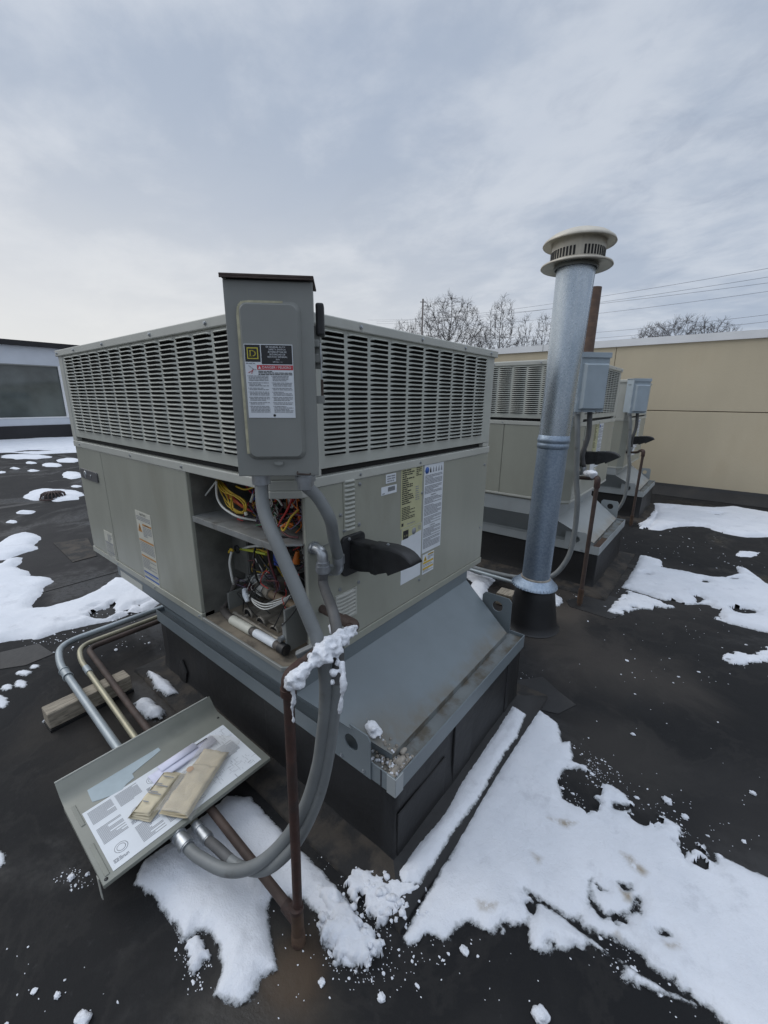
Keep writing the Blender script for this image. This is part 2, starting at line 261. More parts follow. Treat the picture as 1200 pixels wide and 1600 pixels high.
# ------------------------------------------------------------------ mesh builder
class MB:
    def __init__(s): s.v = []; s.f = []; s.m = []; s.s = []; s.mats = []
    def mi(s, name):
        if name not in s.mats: s.mats.append(name)
        return s.mats.index(name)
    def add(s, vs, fs, m, smooth=False):
        o = len(s.v); k = s.mi(m); s.v += [tuple(q) for q in vs]
        for f in fs: s.f.append(tuple(i+o for i in f)); s.m.append(k); s.s.append(smooth)
    def box(s, x0, x1, y0, y1, z0, z1, m, T=None):
        vs = [Vector((x, y, z)) for z in (z0, z1) for y in (y0, y1) for x in (x0, x1)]
        if T is not None: vs = [T @ q for q in vs]
        s.add(vs, [(0, 2, 3, 1), (4, 5, 7, 6), (0, 1, 5, 4), (2, 6, 7, 3), (0, 4, 6, 2), (1, 3, 7, 5)], m)
    def prism(s, poly, a, b, m, axis='z', T=None):
        """extrude a 2-D outline: axis z -> (x,y), axis y -> (x,z), axis x -> (y,z)"""
        def P(q, h): return Vector((q[0], q[1], h)) if axis == 'z' else Vector((q[0], h, q[1])) if axis == 'y' else Vector((h, q[0], q[1]))
        n = len(poly); vs = [P(q, a) for q in poly] + [P(q, b) for q in poly]
        if T is not None: vs = [T @ q for q in vs]
        s.add(vs, [tuple(range(n-1, -1, -1)), tuple(range(n, 2*n))] + [(i, (i+1) % n, (i+1) % n+n, i+n) for i in range(n)], m)
    def quad(s, a, b, c, d, m): s.add([a, b, c, d], [(0, 1, 2, 3)], m)
    def slab(s, pts, th, m, n=None):
        pts = [Vector(q) for q in pts]
        nn = (pts[1]-pts[0]).cross(pts[2]-pts[0]).normalized() if n is None else Vector(n)
        k = len(pts); vs = pts + [q-nn*th for q in pts]
        s.add(vs, [tuple(range(k)), tuple(range(2*k-1, k-1, -1))] + [(i, i+k, (i+1) % k+k, (i+1) % k) for i in range(k)], m)
    def tube(s, pts, r, m, seg=12, cap=True):
        pts = [Vector(q) for q in pts]; n = len(pts); rs = r if isinstance(r, (list, tuple)) else [r]*n
        T = [(pts[min(i+1, n-1)]-pts[max(i-1, 0)]).normalized() for i in range(n)]
        u = T[0].orthogonal().normalized(); vs = []; fs = []
        for i in range(n):
            u = (u-T[i]*u.dot(T[i]))
            u = u.normalized() if u.length > 1e-6 else T[i].orthogonal().normalized()
            v = T[i].cross(u)
            vs += [pts[i]+(u*math.cos(2*math.pi*k/seg)+v*math.sin(2*math.pi*k/seg))*rs[i] for k in range(seg)]
        for i in range(n-1):
            for k in range(seg):
                k2 = (k+1) % seg; fs.append((i*seg+k, i*seg+k2, (i+1)*seg+k2, (i+1)*seg+k))
        s.add(vs, fs, m, True)
        if cap: s.add(vs[:seg], [tuple(range(seg-1, -1, -1))], m); s.add(vs[-seg:], [tuple(range(seg))], m)
    def lathe(s, prof, m, c=(0, 0, 0), seg=40, axis=None, smooth=True):
        """prof: list of (radius, height) round an axis through c"""
        ax = Vector(axis or (0, 0, 1)).normalized(); u = ax.orthogonal().normalized(); v = ax.cross(u); c = Vector(c)
        n = len(prof)
        vs = [c+ax*h+(u*math.cos(2*math.pi*k/seg)+v*math.sin(2*math.pi*k/seg))*r for (r, h) in prof for k in range(seg)]
        fs = [(i*seg+k, i*seg+(k+1) % seg, (i+1)*seg+(k+1) % seg, (i+1)*seg+k) for i in range(n-1) for k in range(seg)]
        s.add(vs, fs, m, smooth)
    def text(s, txt, o, xd, yd, h, m, align='CENTER', lift=0.0004, squash=1.0):
        cu = bpy.data.curves.new('t', 'FONT'); cu.body = txt; cu.align_x = align; cu.size = 1.0; cu.resolution_u = 2
        ob = bpy.data.objects.new('t', cu); COL.objects.link(ob); dg = bpy.context.evaluated_depsgraph_get(); dg.update()
        me = ob.evaluated_get(dg).to_mesh(); xd = Vector(xd).normalized(); yd = Vector(yd).normalized(); nn = xd.cross(yd)
        k = h/0.72; o = Vector(o)
        s.add([o+xd*(q.co.x*k*squash)+yd*(q.co.y*k)+nn*lift for q in me.vertices], [tuple(p.vertices) for p in me.polygons], m)
        ob.evaluated_get(dg).to_mesh_clear(); bpy.data.objects.remove(ob); bpy.data.curves.remove(cu)
    def lines(s, o, xd, yd, wid, n, pitch, m, rng, fill=0.5, lift=0.0004, short=0.3):
        """rows of small print, each row broken into words"""
        o = Vector(o); xd = Vector(xd).normalized(); yd = Vector(yd).normalized(); nn = xd.cross(yd)
        for i in range(n):
            end = wid*(1 if rng.random() > short else rng.uniform(0.4, 0.9)); x = 0.0
            while x < end-pitch*0.4:
                l = min(rng.uniform(0.9, 3.6)*pitch, end-x); p = o-yd*(i*pitch)+nn*lift; hh = pitch*fill
                s.quad(p+xd*x, p+xd*(x+l), p+xd*(x+l)+yd*hh, p+xd*x+yd*hh, m); x += l+pitch*0.35
    def build(s, name, parent=None, bevel=0.0, seg=2, auto=False):
        me = bpy.data.meshes.new(name); me.from_pydata(s.v, [], s.f)
        for q in s.mats: me.materials.append(MATS[q])
        me.polygons.foreach_set('material_index', s.m); me.polygons.foreach_set('use_smooth', s.s); me.update()
        o = bpy.data.objects.new(name, me); COL.objects.link(o)
        if parent: o.parent = parent
        if bevel > 0:
            bv = o.modifiers.new('bevel', 'BEVEL'); bv.width = bevel; bv.segments = seg; bv.limit_method = 'ANGLE'; bv.angle_limit = R_(40)
        return o
def tag(o, label, cat, group=None):
    o['label'] = label; o['category'] = cat
    if group: o['group'] = group
    return o
def thing(name, label, cat, loc=(0, 0, 0), group=None):
    o = bpy.data.objects.new(name, None); COL.objects.link(o); o.location = loc; o.empty_display_size = 0.1
    return tag(o, label, cat, group)
def struct(o): o['kind'] = 'structure'; return o
def copy_tree(o, parent=None):
    c = o.copy(); COL.objects.link(c); c.parent = parent
    for ch in list(o.children): copy_tree(ch, c)
    return c
def spline(pts, n=10):
    """Catmull-Rom through pts"""
    P = [Vector(q) for q in pts]; P = [P[0]*2-P[1]]+P+[P[-1]*2-P[-2]]; out = []
    for i in range(1, len(P)-2):
        a, b, c, d = P[i-1:i+3]
        for k in range(n):
            t = k/n; out.append(0.5*((2*b)+(c-a)*t+(2*a-5*b+4*c-d)*t*t+(3*b-a-3*c+d)*t**3))
    return out+[P[-2]]
def rounded(pts, r, n=6):
    """polyline with its inner corners rounded to radius r"""
    P = [Vector(q) for q in pts]; out = [P[0]]
    for i in range(1, len(P)-1):
        a = (P[i-1]-P[i]); b = (P[i+1]-P[i]); ra = min(r, a.length*0.49, b.length*0.49)
        p0 = P[i]+a.normalized()*ra; p1 = P[i]+b.normalized()*ra
        for k in range(n+1):
            t = k/n; out.append(p0*(1-t)**2+P[i]*2*t*(1-t)+p1*t*t)
    return out+[P[-1]]
def rrect(x0, x1, y0, y1, r, n=5):
    out = []
    for cx, cy, a0 in ((x1-r, y1-r, 0), (x0+r, y1-r, 90), (x0+r, y0+r, 180), (x1-r, y0+r, 270)):
        for k in range(n+1): a = R_(a0+90*k/n); out.append((cx+r*math.cos(a), cy+r*math.sin(a)))
    return out

# ================================================================== setting
def ground():
    g = MB(); g.box(-24, 15, -13, 7.2, -0.4, 0.0, 'roof rubber'); o = struct(g.build('roof')); 
    s = MB()
    for x0, x1, y0, y1 in ((-17, 14, -0.92, -0.91), (-2.9, -2.89, -12, 7), (1.55, 1.56, 2.2, 7.1)):
        s.box(x0, x1, y0, y1, 0.0, 0.0035, 'membrane')
    # lap joints of the rubber sheets, slightly raised and sinuous
    def lap(p, q, wd, n=40):
        p = Vector(p); q = Vector(q); d = (q-p); nrm = Vector((-d.y, d.x, 0)).normalized(); L = []; Rr = []
        for i in range(n+1):
            c = p+d*(i/n)+nrm*(noise.noise(Vector((p.x+i*0.35, p.y, 0.3)))*0.012); L.append(c-nrm*wd); Rr.append(c+nrm*wd)
        vs = [v+Vector((0, 0, z)) for v, z in zip(L, [0.004]*(n+1))]+[v+Vector((0, 0, 0.002)) for v in Rr]
        s.add(vs, [(i, i+1, n+2+i, n+1+i) for i in range(n)], 'membrane')
    lap((-12, 2.3, 0), (-2.0, 2.2, 0), 0.07); lap((-9, -1.5, 0), (-1.9, -1.2, 0), 0.07);
    for P in ([(806, 1064), (848, 1058), (872, 1080), (900, 1102), (872, 1116), (836, 1108), (814, 1098)], [(1003, 944), (955, 968), (890, 948), (885, 938), (940, 928)], [(0, 1020), (60, 1006), (84, 1022), (40, 1040), (0, 1046)]):
        s.prism([tuple(onz(x, y)[:2]) for x, y in P], 0.0, 0.0032, 'membrane')
    lap((0.4, 3.4, 0), (6, 3.15, 0), 0.05); lap((-2.6, -0.25, 0), (-1.85, -3.5, 0), 0.05); lap((-6.5, 6.5, 0), (-6.2, -6, 0), 0.06)
    o2 = struct(s.build('roof')); o2.name = 'roof_seams'
    f = MB(); f.box(-900, 900, -900, 900, -6.6, -6.5, 'far ground'); struct(f.build('ground'))
    st = MB(); st.box(-23.9, 14.9, -12.9, 7.1, -6.4, -0.41, 'stucco'); struct(st.build('terrain')).name = 'building_below'
ground()

def right_wall():
    t = thing('parapet_wall', 'beige stucco wall with white metal coping behind the rooftop units', 'wall', (0, 7.25, 0))
    m = MB(); m.box(-10, -0.722, 0, 5.5, 1.289, 2.265, 'stucco'); m.box(-0.714, 18, 0, 5.5, 1.289, 2.265, 'stucco'); m.box(-10, 18, 0, 5.5, -6, 1.277, 'stucco')
    m.box(-10, 18, 0.012, 5.4, 1.2, 2.2, 'joint dark'); m.build('wall_panel', t, 0.004)
    c = MB(); c.prism([(-0.03, 2.265), (-0.03, 2.37), (5.6, 2.40), (5.6, 2.265), (5.55, 2.255), (0.0, 2.262)], -10, 18, 'coping white', 'x')
    for x in (-7, -4, -1.9, 1.1, 4.1): c.box(x, x+0.006, -0.033, -0.029, 2.262, 2.373, 'switch grey')
    c.build('coping', t)
    b = MB(); b.prism([(-0.22, 0.004), (-0.03, 0.12), (-0.012, 0.16), (0.0, 0.16), (0.0, 0.004)], -10, 18, 'membrane', 'x'); b.build('base_flashing', t)
right_wall()

def left_building():
    t = thing('penthouse', 'white panelled roof building with long dark window and black fascia', 'building', (-17.3, 2, 0))
    m = MB(); y0, y1 = -14, 34
    m.box(-8, 0, y0, y1, 0.47, 0.70, 'white frame'); m.box(-8, 0, y0, y1, 2.42, 2.99, 'white frame'); m.box(-8, -0.3, y0, y1, 0.0, 2.99, 'dark fascia')
    m.box(-0.3, 0, 2.02, y1, 0.70, 2.42, 'white frame'); m.build('wall_panel', t)
    m = MB(); m.box(-8.1, 0.12, y0, y1, 2.99, 3.15, 'dark fascia'); m.build('fascia', t)
    m = MB(); m.box(-7.9, 0.03, y0, y1, 0.003, 0.47, 'dark fascia'); m.build('base_flashing', t)
    f = MB(); f.box(-0.03, 0.03, 1.93, 2.015, 0.703, 2.418, 'coping white'); f.box(-0.04, 0.012, y0, 1.93, 0.703, 0.74, 'coping white'); f.box(-0.04, 0.012, y0, 1.93, 2.385, 2.418, 'switch grey')
    for y in (-1.6, -5.2, -8.8): f.box(-0.06, 0.0, y, y+0.05, 0.741, 2.384, 'dark fascia')
    wnd = f.build('window', t)
    g = MB(); g.box(-0.09, -0.06, y0, 1.93, 0.705, 2.416, 'window glass'); g.build('glass', wnd)
left_building()

# ------------------------------------------------------------------ bare trees, pole, cables beyond the wall
def tree(base, h, width, depth, seed, label, narrow=False, natt=620):
    """limbs grown towards points scattered through the crown, fine twigs on every tip"""
    rs = np.random.RandomState(seed); t = thing('bare_tree', label, 'tree', base, 'bare winter trees beyond the wall'); cz = h-depth/2
    u = rs.normal(size=(natt, 3)); u /= np.linalg.norm(u, axis=1)[:, None]; u *= rs.rand(natt, 1)**(1/2.3)
    if narrow: u[:, :2] *= (0.55+0.45*np.clip(-u[:, 2:3]+0.3, 0, 1))
    A = u*np.array([width/2, width/2, depth/2])+np.array([0, 0, cz]); A += np.array([0, 0, 0.0])
    P = [np.array([0, 0, z]) for z in np.arange(0, max(1.0, h-depth*(0.95 if not narrow else 0.6)), 0.6)]; par = [-1]+list(range(len(P)-1)); D = depth*0.42; step = 0.42
    for it in range(70):
        Q = np.array(P); d2 = ((A[:, None, :]-Q[None, :, :])**2).sum(2); k = d2.argmin(1); dm = d2[np.arange(len(A)), k]; act = dm < D*D if it > 3 else dm < 1e9
        if not act.any(): break
        acc = {}
        for a, n_ in zip(A[act], k[act]): v = a-Q[n_]; acc.setdefault(n_, []).append(v/np.linalg.norm(v))
        for n_, vs_ in acc.items():
            v = np.mean(vs_, 0)+rs.normal(size=3)*0.10+np.array([0, 0, 0.10 if not narrow else 0.35]); v /= max(np.linalg.norm(v), 1e-6); P.append(Q[n_]+v*step); par.append(n_)
        Q2 = np.array(P[len(Q):]); A = A[((A[:, None, :]-Q2[None, :, :])**2).sum(2).min(1) > 0.55**2]
        if len(A) == 0 or len(P) > 3600: break
    n = len(P); cnt = np.zeros(n); kids = [0]*n
    for i in range(n): 
        if par[i] >= 0: kids[par[i]] += 1
    w_ = np.array([1.0 if kids[i] == 0 else 0.0 for i in range(n)])
    for i in range(n-1, 0, -1): w_[par[i]] += w_[i]
    rad = 0.013*np.maximum(w_, 1)**0.44; tr = MB(); cr = MB()
    for i in range(1, n):
        a, b = Vector(P[par[i]]), Vector(P[i])
        if (b-a).length < 1e-4: continue
        big = rad[i] > 0.075; (tr if big else cr).tube([a, b], [rad[par[i]] if rad[par[i]] < rad[i]*1.6 else rad[i]*1.2, rad[i]], 'bark' if big else 'twig', 6 if big else 3, False)
        if kids[i] == 0 or (w_[i] < 4 and rs.rand() < 0.7):
            for q in range(5):
                d = (b-a).normalized()+Vector(rs.normal(size=3))*0.55+Vector((0, 0, 0.15)); e = b+d.normalized()*rs.uniform(0.35, 0.95); cr.tube([b, b.lerp(e, 0.5)+Vector(rs.normal(size=3))*0.05, e], [0.013, 0.011, 0.008], 'twig', 3, False)
    tr.build('trunk', t); cr.build('crown', t); return t
def at_far(px, py, d, z): p = far(px, py, d); return (p.x, p.y, z)
def tr_px(px, ytop, d, width, depth, seed, label, **k):
    p = far(px, ytop, d); tree((p.x, p.y, -6.5), p.z+6.5, width, depth, seed, label, **k)
tr_px(702, 461, 62, 10.2, 9.5, 4, 'broad rounded bare tree between the utility pole and the narrow upright tree', natt=1500)
tr_px(786, 464, 60, 8.2, 11, 11, 'narrow bare tree with upright branches, left of the flue', narrow=True, natt=1100)
tr_px(824, 488, 68, 4.6, 8.5, 23, 'slim bare tree half hidden behind the left edge of the flue', narrow=True, natt=600)
tr_px(851, 489, 70, 5.0, 8.5, 29, 'slim bare tree almost wholly hidden behind the flue', narrow=True, natt=600)
tr_px(632, 500, 74, 5.0, 6.0, 31, 'low bare tree left of the utility pole above the louvered unit', natt=400)
tr_px(752, 508, 80, 5.0, 6.0, 77, 'low bare tree between the broad tree and the narrow upright tree', natt=300)
tr_px(1062, 496, 78, 10.5, 6.5, 41, 'widest of the low bare trees showing over the right part of the wall', natt=800)
tr_px(1118, 499, 80, 7.0, 6.5, 47, 'bare tree at the right end of the clump over the right part of the wall', natt=800)
tr_px(1020, 507, 84, 6.0, 6.0, 53, 'bare tree at the left end of the clump over the right part of the wall', natt=400)

def power():
    base = far(660, 500, 56); t = thing('utility_pole', 'thin grey wooden utility pole standing among the bare trees', 'utility pole', (base.x, base.y, -6.5))
    top = far(660, 467, 56).z+6.5
    m = MB(); m.lathe([(0.13, 0), (0.10, top), (0.0, top)], 'pole wood', seg=10); m.build('pole_shaft', t)
    d = Vector((0.75, 0.66, 0)); m = MB(); c = Vector((0, 0, top-0.35)); m.tube([c-d*0.35, c+d*0.35], 0.05, 'pole wood', 6); m.build('crossarm', t)
    for i, (lx, ly, rx, ry, lab) in enumerate(((588, 503, 1230, 414, 'topmost overhead cable crossing the sky behind the flue'), (588, 506, 1230, 428, 'second overhead cable from the top behind the flue'),
              (575, 500, 1230, 438, 'third overhead cable from the top behind the flue'), (640, 510, 1230, 451, 'fourth overhead cable from the top behind the flue'),
              (700, 527, 1230, 488, 'lower overhead cable passing just above the wall'), (720, 533, 1230, 499, 'lowest overhead cable, closest above the wall coping'))):
        a = far(lx, ly, 70); b = far(rx, ry, 38); m = MB(); pts = []
        for k in range(25):
            u = k/24; q = a.lerp(b, u); q.z -= 1.2*4*u*(1-u)*0.5; pts.append(q)
        m.tube(pts, 0.013, 'cable', 4); tag(m.build('power_line'), lab, 'power line', 'overhead cables beyond the wall')
power()

# ================================================================== rooftop units
U0, V0, HH, CH = -1.7236, 1.233, 1.04, 0.058
def foot(o=0.0, z=None):
    return [(U0-o, -o), (-CH-o*0.4, -o), (o, CH+o*0.4), (o, V0+o), (U0-o, V0+o)]
def louver(mb, o, xd, n, wid, p, m, d=0.011, frac=0.56, seg=7):
    """one stamped hood: flush at its top edge, standing out at its lower lip, closed at both ends"""
    vs = []; K = seg
    for k in range(K+1):
        t = k/K; e = min(1.0, min(t, 1-t)/0.14); e = e*e*(3-2*e); x = xd*(wid*t)
        for (dd, h) in ((0, p), (0.62*d*e, p*(1-0.30*frac)), (d*e, p*(1-frac*(0.80+0.2*(1-e)*1.6))), (d*e*0.86, p*(1-frac*(0.86+0.2*(1-e)*1.6)))):
            vs.append(o+x+n*dd+Vector((0, 0, h)))
    fs = [(k*4+j, (k+1)*4+j, (k+1)*4+j+1, k*4+j+1) for k in range(K) for j in range(3)]
    mb.add(vs, fs, m, True)
def grille(parent, o, xd, n, total, x0, ncol, pitch, z0, z1, rows, zb, zt, m='grille paint', bar=0.013, seg=7):
    o = Vector(o); xd = Vector(xd); n = Vector(n); mb = MB(); p = (z1-z0)/rows
    def strip(a, b, za, zb_, th=0.0):
        q = [o+xd*a+Vector((0, 0, za)), o+xd*b+Vector((0, 0, za)), o+xd*b+Vector((0, 0, zb_)), o+xd*a+Vector((0, 0, zb_))]
        if (q[1]-q[0]).cross(q[2]-q[0]).dot(n) < 0: q = q[::-1]
        mb.slab([v+n*th for v in q], 0.0015+th, m, n)
    strip(0, total, zb, z0); strip(0, total, z1, zt)
    e = x0+ncol*pitch
    strip(0, x0+bar/2, z0, z1)
    if e-bar/2 < total: strip(e-bar/2, total, z0, z1)
    for i in range(1, ncol): strip(x0+i*pitch-bar/2, x0+i*pitch+bar/2, z0, z1)
    for i in range(ncol):
        for j in range(rows): louver(mb, o+xd*(x0+i*pitch+bar/2)+Vector((0, 0, z0+j*p)), xd, n, pitch-bar, p, m, seg=seg)
    # turned-in flange below the sheet
    mb.slab([o+Vector((0, 0, zb)), o+xd*total+Vector((0, 0, zb)), o+xd*total-n*0.02+Vector((0, 0, zb)), o-n*0.02+Vector((0, 0, zb))], 0.0015, m, (0, 0, -1))
    return mb.build('louver_grille', parent)
SCREW = None
def screw(parent, p, n, r=0.0065):
    global SCREW
    p = Vector(p); n = Vector(n)
    if SCREW is None:
        m = MB(); m.lathe([(1.0, 0), (1.0, 0.35), (0.62, 0.4), (0.62, 0.85), (0.0, 0.9)], 'steel bright', seg=8, smooth=False); o = m.build('screw', parent); SCREW = o.data
    else:
        o = bpy.data.objects.new('screw', SCREW); COL.objects.link(o); o.parent = parent
    o.scale = (r, r, r); o.rotation_euler = n.to_track_quat('Z', 'Y').to_euler(); o.location = p; return o

def make_unit(name, label, loc, opened, seg=7):
    t = thing(name, label, 'rooftop unit', loc, 'packaged heating and cooling units on curbs'); rng = random.Random(5)
    LX = Vector((1, 0, 0)); RY = Vector((0, 1, 0)); NL = Vector((0, -1, 0)); NR = Vector((1, 0, 0))
    # --- lower casing
    b = MB(); i = 0.006
    if opened:
        b.prism([(U0+i, i), (-0.548, i), (-0.548, 0.42), (-i, 0.42), (-i, V0-i), (U0+i, V0-i)], 0.002, 0.600, 'cabinet paint')
        b.prism([(-0.548, i+0.012), (-CH, i+0.012), (-i-0.012, CH), (-i-0.012, 0.42), (-0.548, 0.42)], 0.585, 0.600, 'inner panel')
    else: b.prism([(U0+i, i), (-CH, i), (-i, CH), (-i, V0-i), (U0+i, V0-i)], 0.002, 0.600, 'cabinet paint')
    b.build('casing', t)
    def panel(x0, x1, nm='side_panel'):
        m = MB(); m.box(x0, x1, 0.0, 0.03, 0.030, 0.576, 'cabinet paint'); return m.build(nm, t, 0.003)
    panel(U0+0.002, -1.3705); panel(-1.3655, -0.5455)
    if not opened: 
        m = MB(); m.prism([(-0.5405, 0.0), (-CH, 0.0), (0.0, CH), (0.0, CH+0.006), (-0.02, CH+0.006), (-0.02, 0.05), (-0.5405, 0.03)], 0.030, 0.576, 'cabinet paint'); m.build('access_panel', t, 0.003)
    m = MB(); m.box(-0.0125, 0.0, CH+0.012, V0, 0.030, 0.576, 'cabinet paint'); m.build('front_panel', t, 0.003)
    # bottom rail and mid rail run round the casing
    m = MB(); m.prism(foot(0.0035), 0.012 if not opened else 0.012, 0.0295, 'cap paint') if not opened else None
    if opened:
        m.prism([(U0-0.0035, -0.0035), (-0.541, -0.0035), (-0.541, 0.05), (U0-0.0035, 0.05)], 0.0, 0.0285, 'cabinet paint'); m.prism([(-0.012, CH+0.01), (0.0035, CH+0.01), (0.0035, V0+0.003), (-0.012, V0+0.003)], 0.0, 0.0285, 'cabinet paint')
        m.prism([(-0.5405, -0.0035), (-CH, -0.0035), (0.0035, CH), (0.0035, CH+0.009), (-0.005, CH+0.009), (-CH-0.002, 0.005), (-0.5405, 0.005)], 0.0, 0.016, 'switch grey')
    m.build('base_rail', t, 0.002)
    m = MB(); m.prism(foot(0.004), 0.5765, 0.6065, 'cap paint'); m.build('mid_rail', t, 0.003)
    m = MB(); m.prism(foot(-0.022), 0.6065, 0.645, 'grille dark'); m.prism(foot(-0.05), 0.645, 1.012, 'grille dark'); m.build('coil', t)
    # --- upper section
    grille(t, (U0+0.012, 0, 0), LX, NL, -0.150-U0-0.012, -1.635-U0-0.012, 13, 0.1125, 0.662, 1.006, 24, 0.627, 1.015, seg=seg)
    grille(t, (0, 0.135, 0), RY, NR, V0-0.135-0.012, 0.010, 10, 0.1008, 0.664, 1.006, 24, 0.627, 1.015, seg=seg)
    m = MB(); m.prism([(-0.152, 0.0), (-CH, 0.0), (0.0, CH), (0.0, 0.137), (-0.012, 0.137), (-0.012, CH+0.003), (-CH, 0.012), (-0.152, 0.012)], 0.6075, 1.015, 'cap paint'); m.build('corner_post', t, 0.002)
    for x0, x1, y0, y1 in ((U0, U0+0.055, 0.0005, 0.05), (-0.05, -0.0005, V0-0.06, V0), (U0, U0+0.05, V0-0.05, V0)):
        m = MB(); m.box(x0, x1, y0-0.003 if y0 < 0.1 else y0, y1, 0.6075, 1.015, 'cap paint'); m.build('corner_post', t, 0.003)
    m = MB(); m.prism(foot(0.010), 1.012, 1.040, 'cap paint'); m.prism(foot(-0.012), 1.040, 1.046, 'cap paint'); m.build('top_cover', t, 0.004)
    for x in (-1.70, -1.45, -1.10, -0.66, -0.30): screw(t, (x, -0.010, 1.026), NL)
    for y in (0.30, 0.62, 0.93, 1.17): screw(t, (0.010, y, 1.026), NR)
    for x in (-1.63, -1.0, -0.56): screw(t, (x, -0.004, 0.592), NL, 0.0055)
    for x in (-1.372, -0.95, -0.56): screw(t, (x, -0.0035, 0.015), NL, 0.0055)
    for y in (0.30, 0.64): screw(t, (0.004, y, 0.592), NR, 0.0055)
    for (y, z) in ((0.30, 0.560), (0.21, 0.475), (0.295, 0.425), (0.225, 0.42), (0.29, 0.22), (0.20, 0.225), (0.66, 0.10), (1.20, 0.52), (1.20, 0.20), (0.66, 0.47)): screw(t, (0.0, y, z), NR, 0.0065)
    # --- vents, exhaust hood, corner seam on the front panel
    m = MB(); m.box(0.0, 0.0025, 0.222, 0.280, 0.408, 0.584, 'cabinet paint')
    for j in range(12): louver(m, Vector((0.0025, 0.228, 0.412+j*0.0142)), RY, NR, 0.046, 0.0142, 'grille paint', 0.008, 0.62, 6)
    m.build('vent_louver', t)
    m = MB(); m.box(0.0, 0.003, 0.178, 0.278, 0.106, 0.208, 'cap paint')
    for j in range(7): louver(m, Vector((0.003, 0.184, 0.110+j*0.0136)), RY, NR, 0.088, 0.0136, 'cap paint', 0.007, 0.66, 6)
    m.build('vent_louver', t)
    m = MB(); m.box(0.0005, 0.0030, CH+0.012, 0.20, 0.393, 0.397, 'switch grey'); m.build('seam_strip', t)
    m = MB(); m.prism(rrect(0.205, 0.313, 0.266, 0.402, 0.018), 0.0, 0.012, 'hood black', 'x'); hp = m.build('exhaust_hood', t, 0.003)
    prof = [(0.012, 0.384, 1), (0.05, 0.387, 1), (0.0955, 0.3875, 1), (0.0960, 0.3915, 1), (0.120, 0.3935, 1), (0.142, 0.396, 1), (0.168, 0.398, 1), (0.193, 0.397, 1), (0.212, 0.394, 1), (0.228, 0.389, 1), (0.240, 0.382, 1), (0.248, 0.374, .6), (0.2555, 0.361, 0), (0.168, 0.3075, 0), (0.162, 0.316, 0), (0.125, 0.300, 0), (0.0960, 0.2965, 0), (0.0955, 0.2995, 0), (0.05, 0.289, 0), (0.012, 0.290, 0)]
    ys = [(0.2385, -0.010), (0.2395, -0.0055), (0.2430, -0.0015), (0.248, 0.0), (0.284, 0.0), (0.289, -0.0015), (0.2925, -0.0055), (0.2935, -0.010)]; n = len(prof); m = MB(); vs = []
    for y, g in ys: vs += [(q[0]-(0.3*g if False else 0), y, q[1]+g*q[2]) for q in prof]
    m.add(vs, [(a*n+k, a*n+(k+1) % n, (a+1)*n+(k+1) % n, (a+1)*n+k) for a in range(len(ys)-1) for k in range(n)], 'hood black', True); m.add(vs[:n], [tuple(range(n))], 'hood black'); m.add(vs[-n:], [tuple(range(n-1, -1, -1))], 'hood black')
    hs = m.build('hood_scoop', hp); m = MB(); m.prism(rrect(0.2365, 0.2955, 0.292, 0.3905, 0.010), 0.0965, 0.116, 'hood black', 'x'); m.build('joint_band', hs, 0.002)
    screw(hp, (0.012, 0.235, 0.392), NR, 0.006); screw(hs, (0.150, 0.262, 0.3970), (0, 0, 1), 0.0055)
    # --- labels on the front panel
    def lab(y0, y1, z0, z1, m0='label white', dx=0.0): 
        q = MB(); q.box(dx, dx+0.0012, y0, y1, z0, z1, m0); return q
    X1 = 0.0016
    q = lab(0.523, 0.660, 0.350, 0.586, 'label yellow'); o = (X1, 0.528, 0.572)
    q.lines((X1, 0.529, 0.570), RY, (0, 0, 1), 0.075, 17, 0.0078, 'print black', rng, 0.55, short=0.7); q.lines((X1, 0.618, 0.572), RY, (0, 0, 1), 0.034, 5, 0.007, 'print black', rng, 0.5)
    q.lines((X1, 0.529, 0.430), RY, (0, 0, 1), 0.085, 8, 0.0065, 'print black', rng, 0.5, short=0.6); q.lines((X1, 0.615, 0.500), RY, (0, 0, 1), 0.034, 7, 0.0085, 'print grey', rng, 0.4, short=0.8)
    q.quad((X1, 0.529, 0.360), (X1, 0.541, 0.360), (X1, 0.541, 0.372), (X1, 0.529, 0.372), 'print black'); q.lines((X1, 0.565, 0.362), RY, (0, 0, 1), 0.05, 1, 0.006, 'print grey', rng)
    q.build('rating_plate', t)
    q = lab(0.531, 0.666, 0.120, 0.3485); q.quad((X1, 0.531, 0.3485), (X1, 0.531, 0.305), (X1, 0.664, 0.318), (X1, 0.664, 0.3485), 'label yellow')
    q.quad((X1+.0003, 0.540, 0.306), (X1+.0003, 0.575, 0.306), (X1+.0003, 0.575, 0.340), (X1+.0003, 0.540, 0.340), 'print black'); q.text('c us', (X1+.0005, 0.5575, 0.316), RY, (0, 0, 1), 0.010, 'label yellow')
    q.lathe([(0.014, 0), (0.014, 0.0006), (0, 0.0006)], 'print grey', (X1, 0.612, 0.325), 16, NR); q.lines((X1, 0.640, 0.336), RY, (0, 0, 1), 0.02, 3, 0.006, 'print grey', rng)
    q.build('blank_label', t)
    q = lab(0.674, 0.816, 0.210, 0.586)
    q.text('WARNING', (X1, 0.745, 0.576), RY, (0, 0, 1), 0.006, 'print black'); q.lathe([(0.0135, 0), (0.0135, 0.0008), (0, 0.0008)], 'print blue', (X1, 0.692, 0.555), 20, NR)
    for k in range(5):
        y = 0.712+k*0.0205; q.slab([(X1, y, 0.544), (X1, y+0.012, 0.544), (X1, y+0.010, 0.556), (X1, y+0.006, 0.567), (X1, y+0.002, 0.556)], 0.0004, 'print grey' if k else 'print black', NR)
    z = 0.532
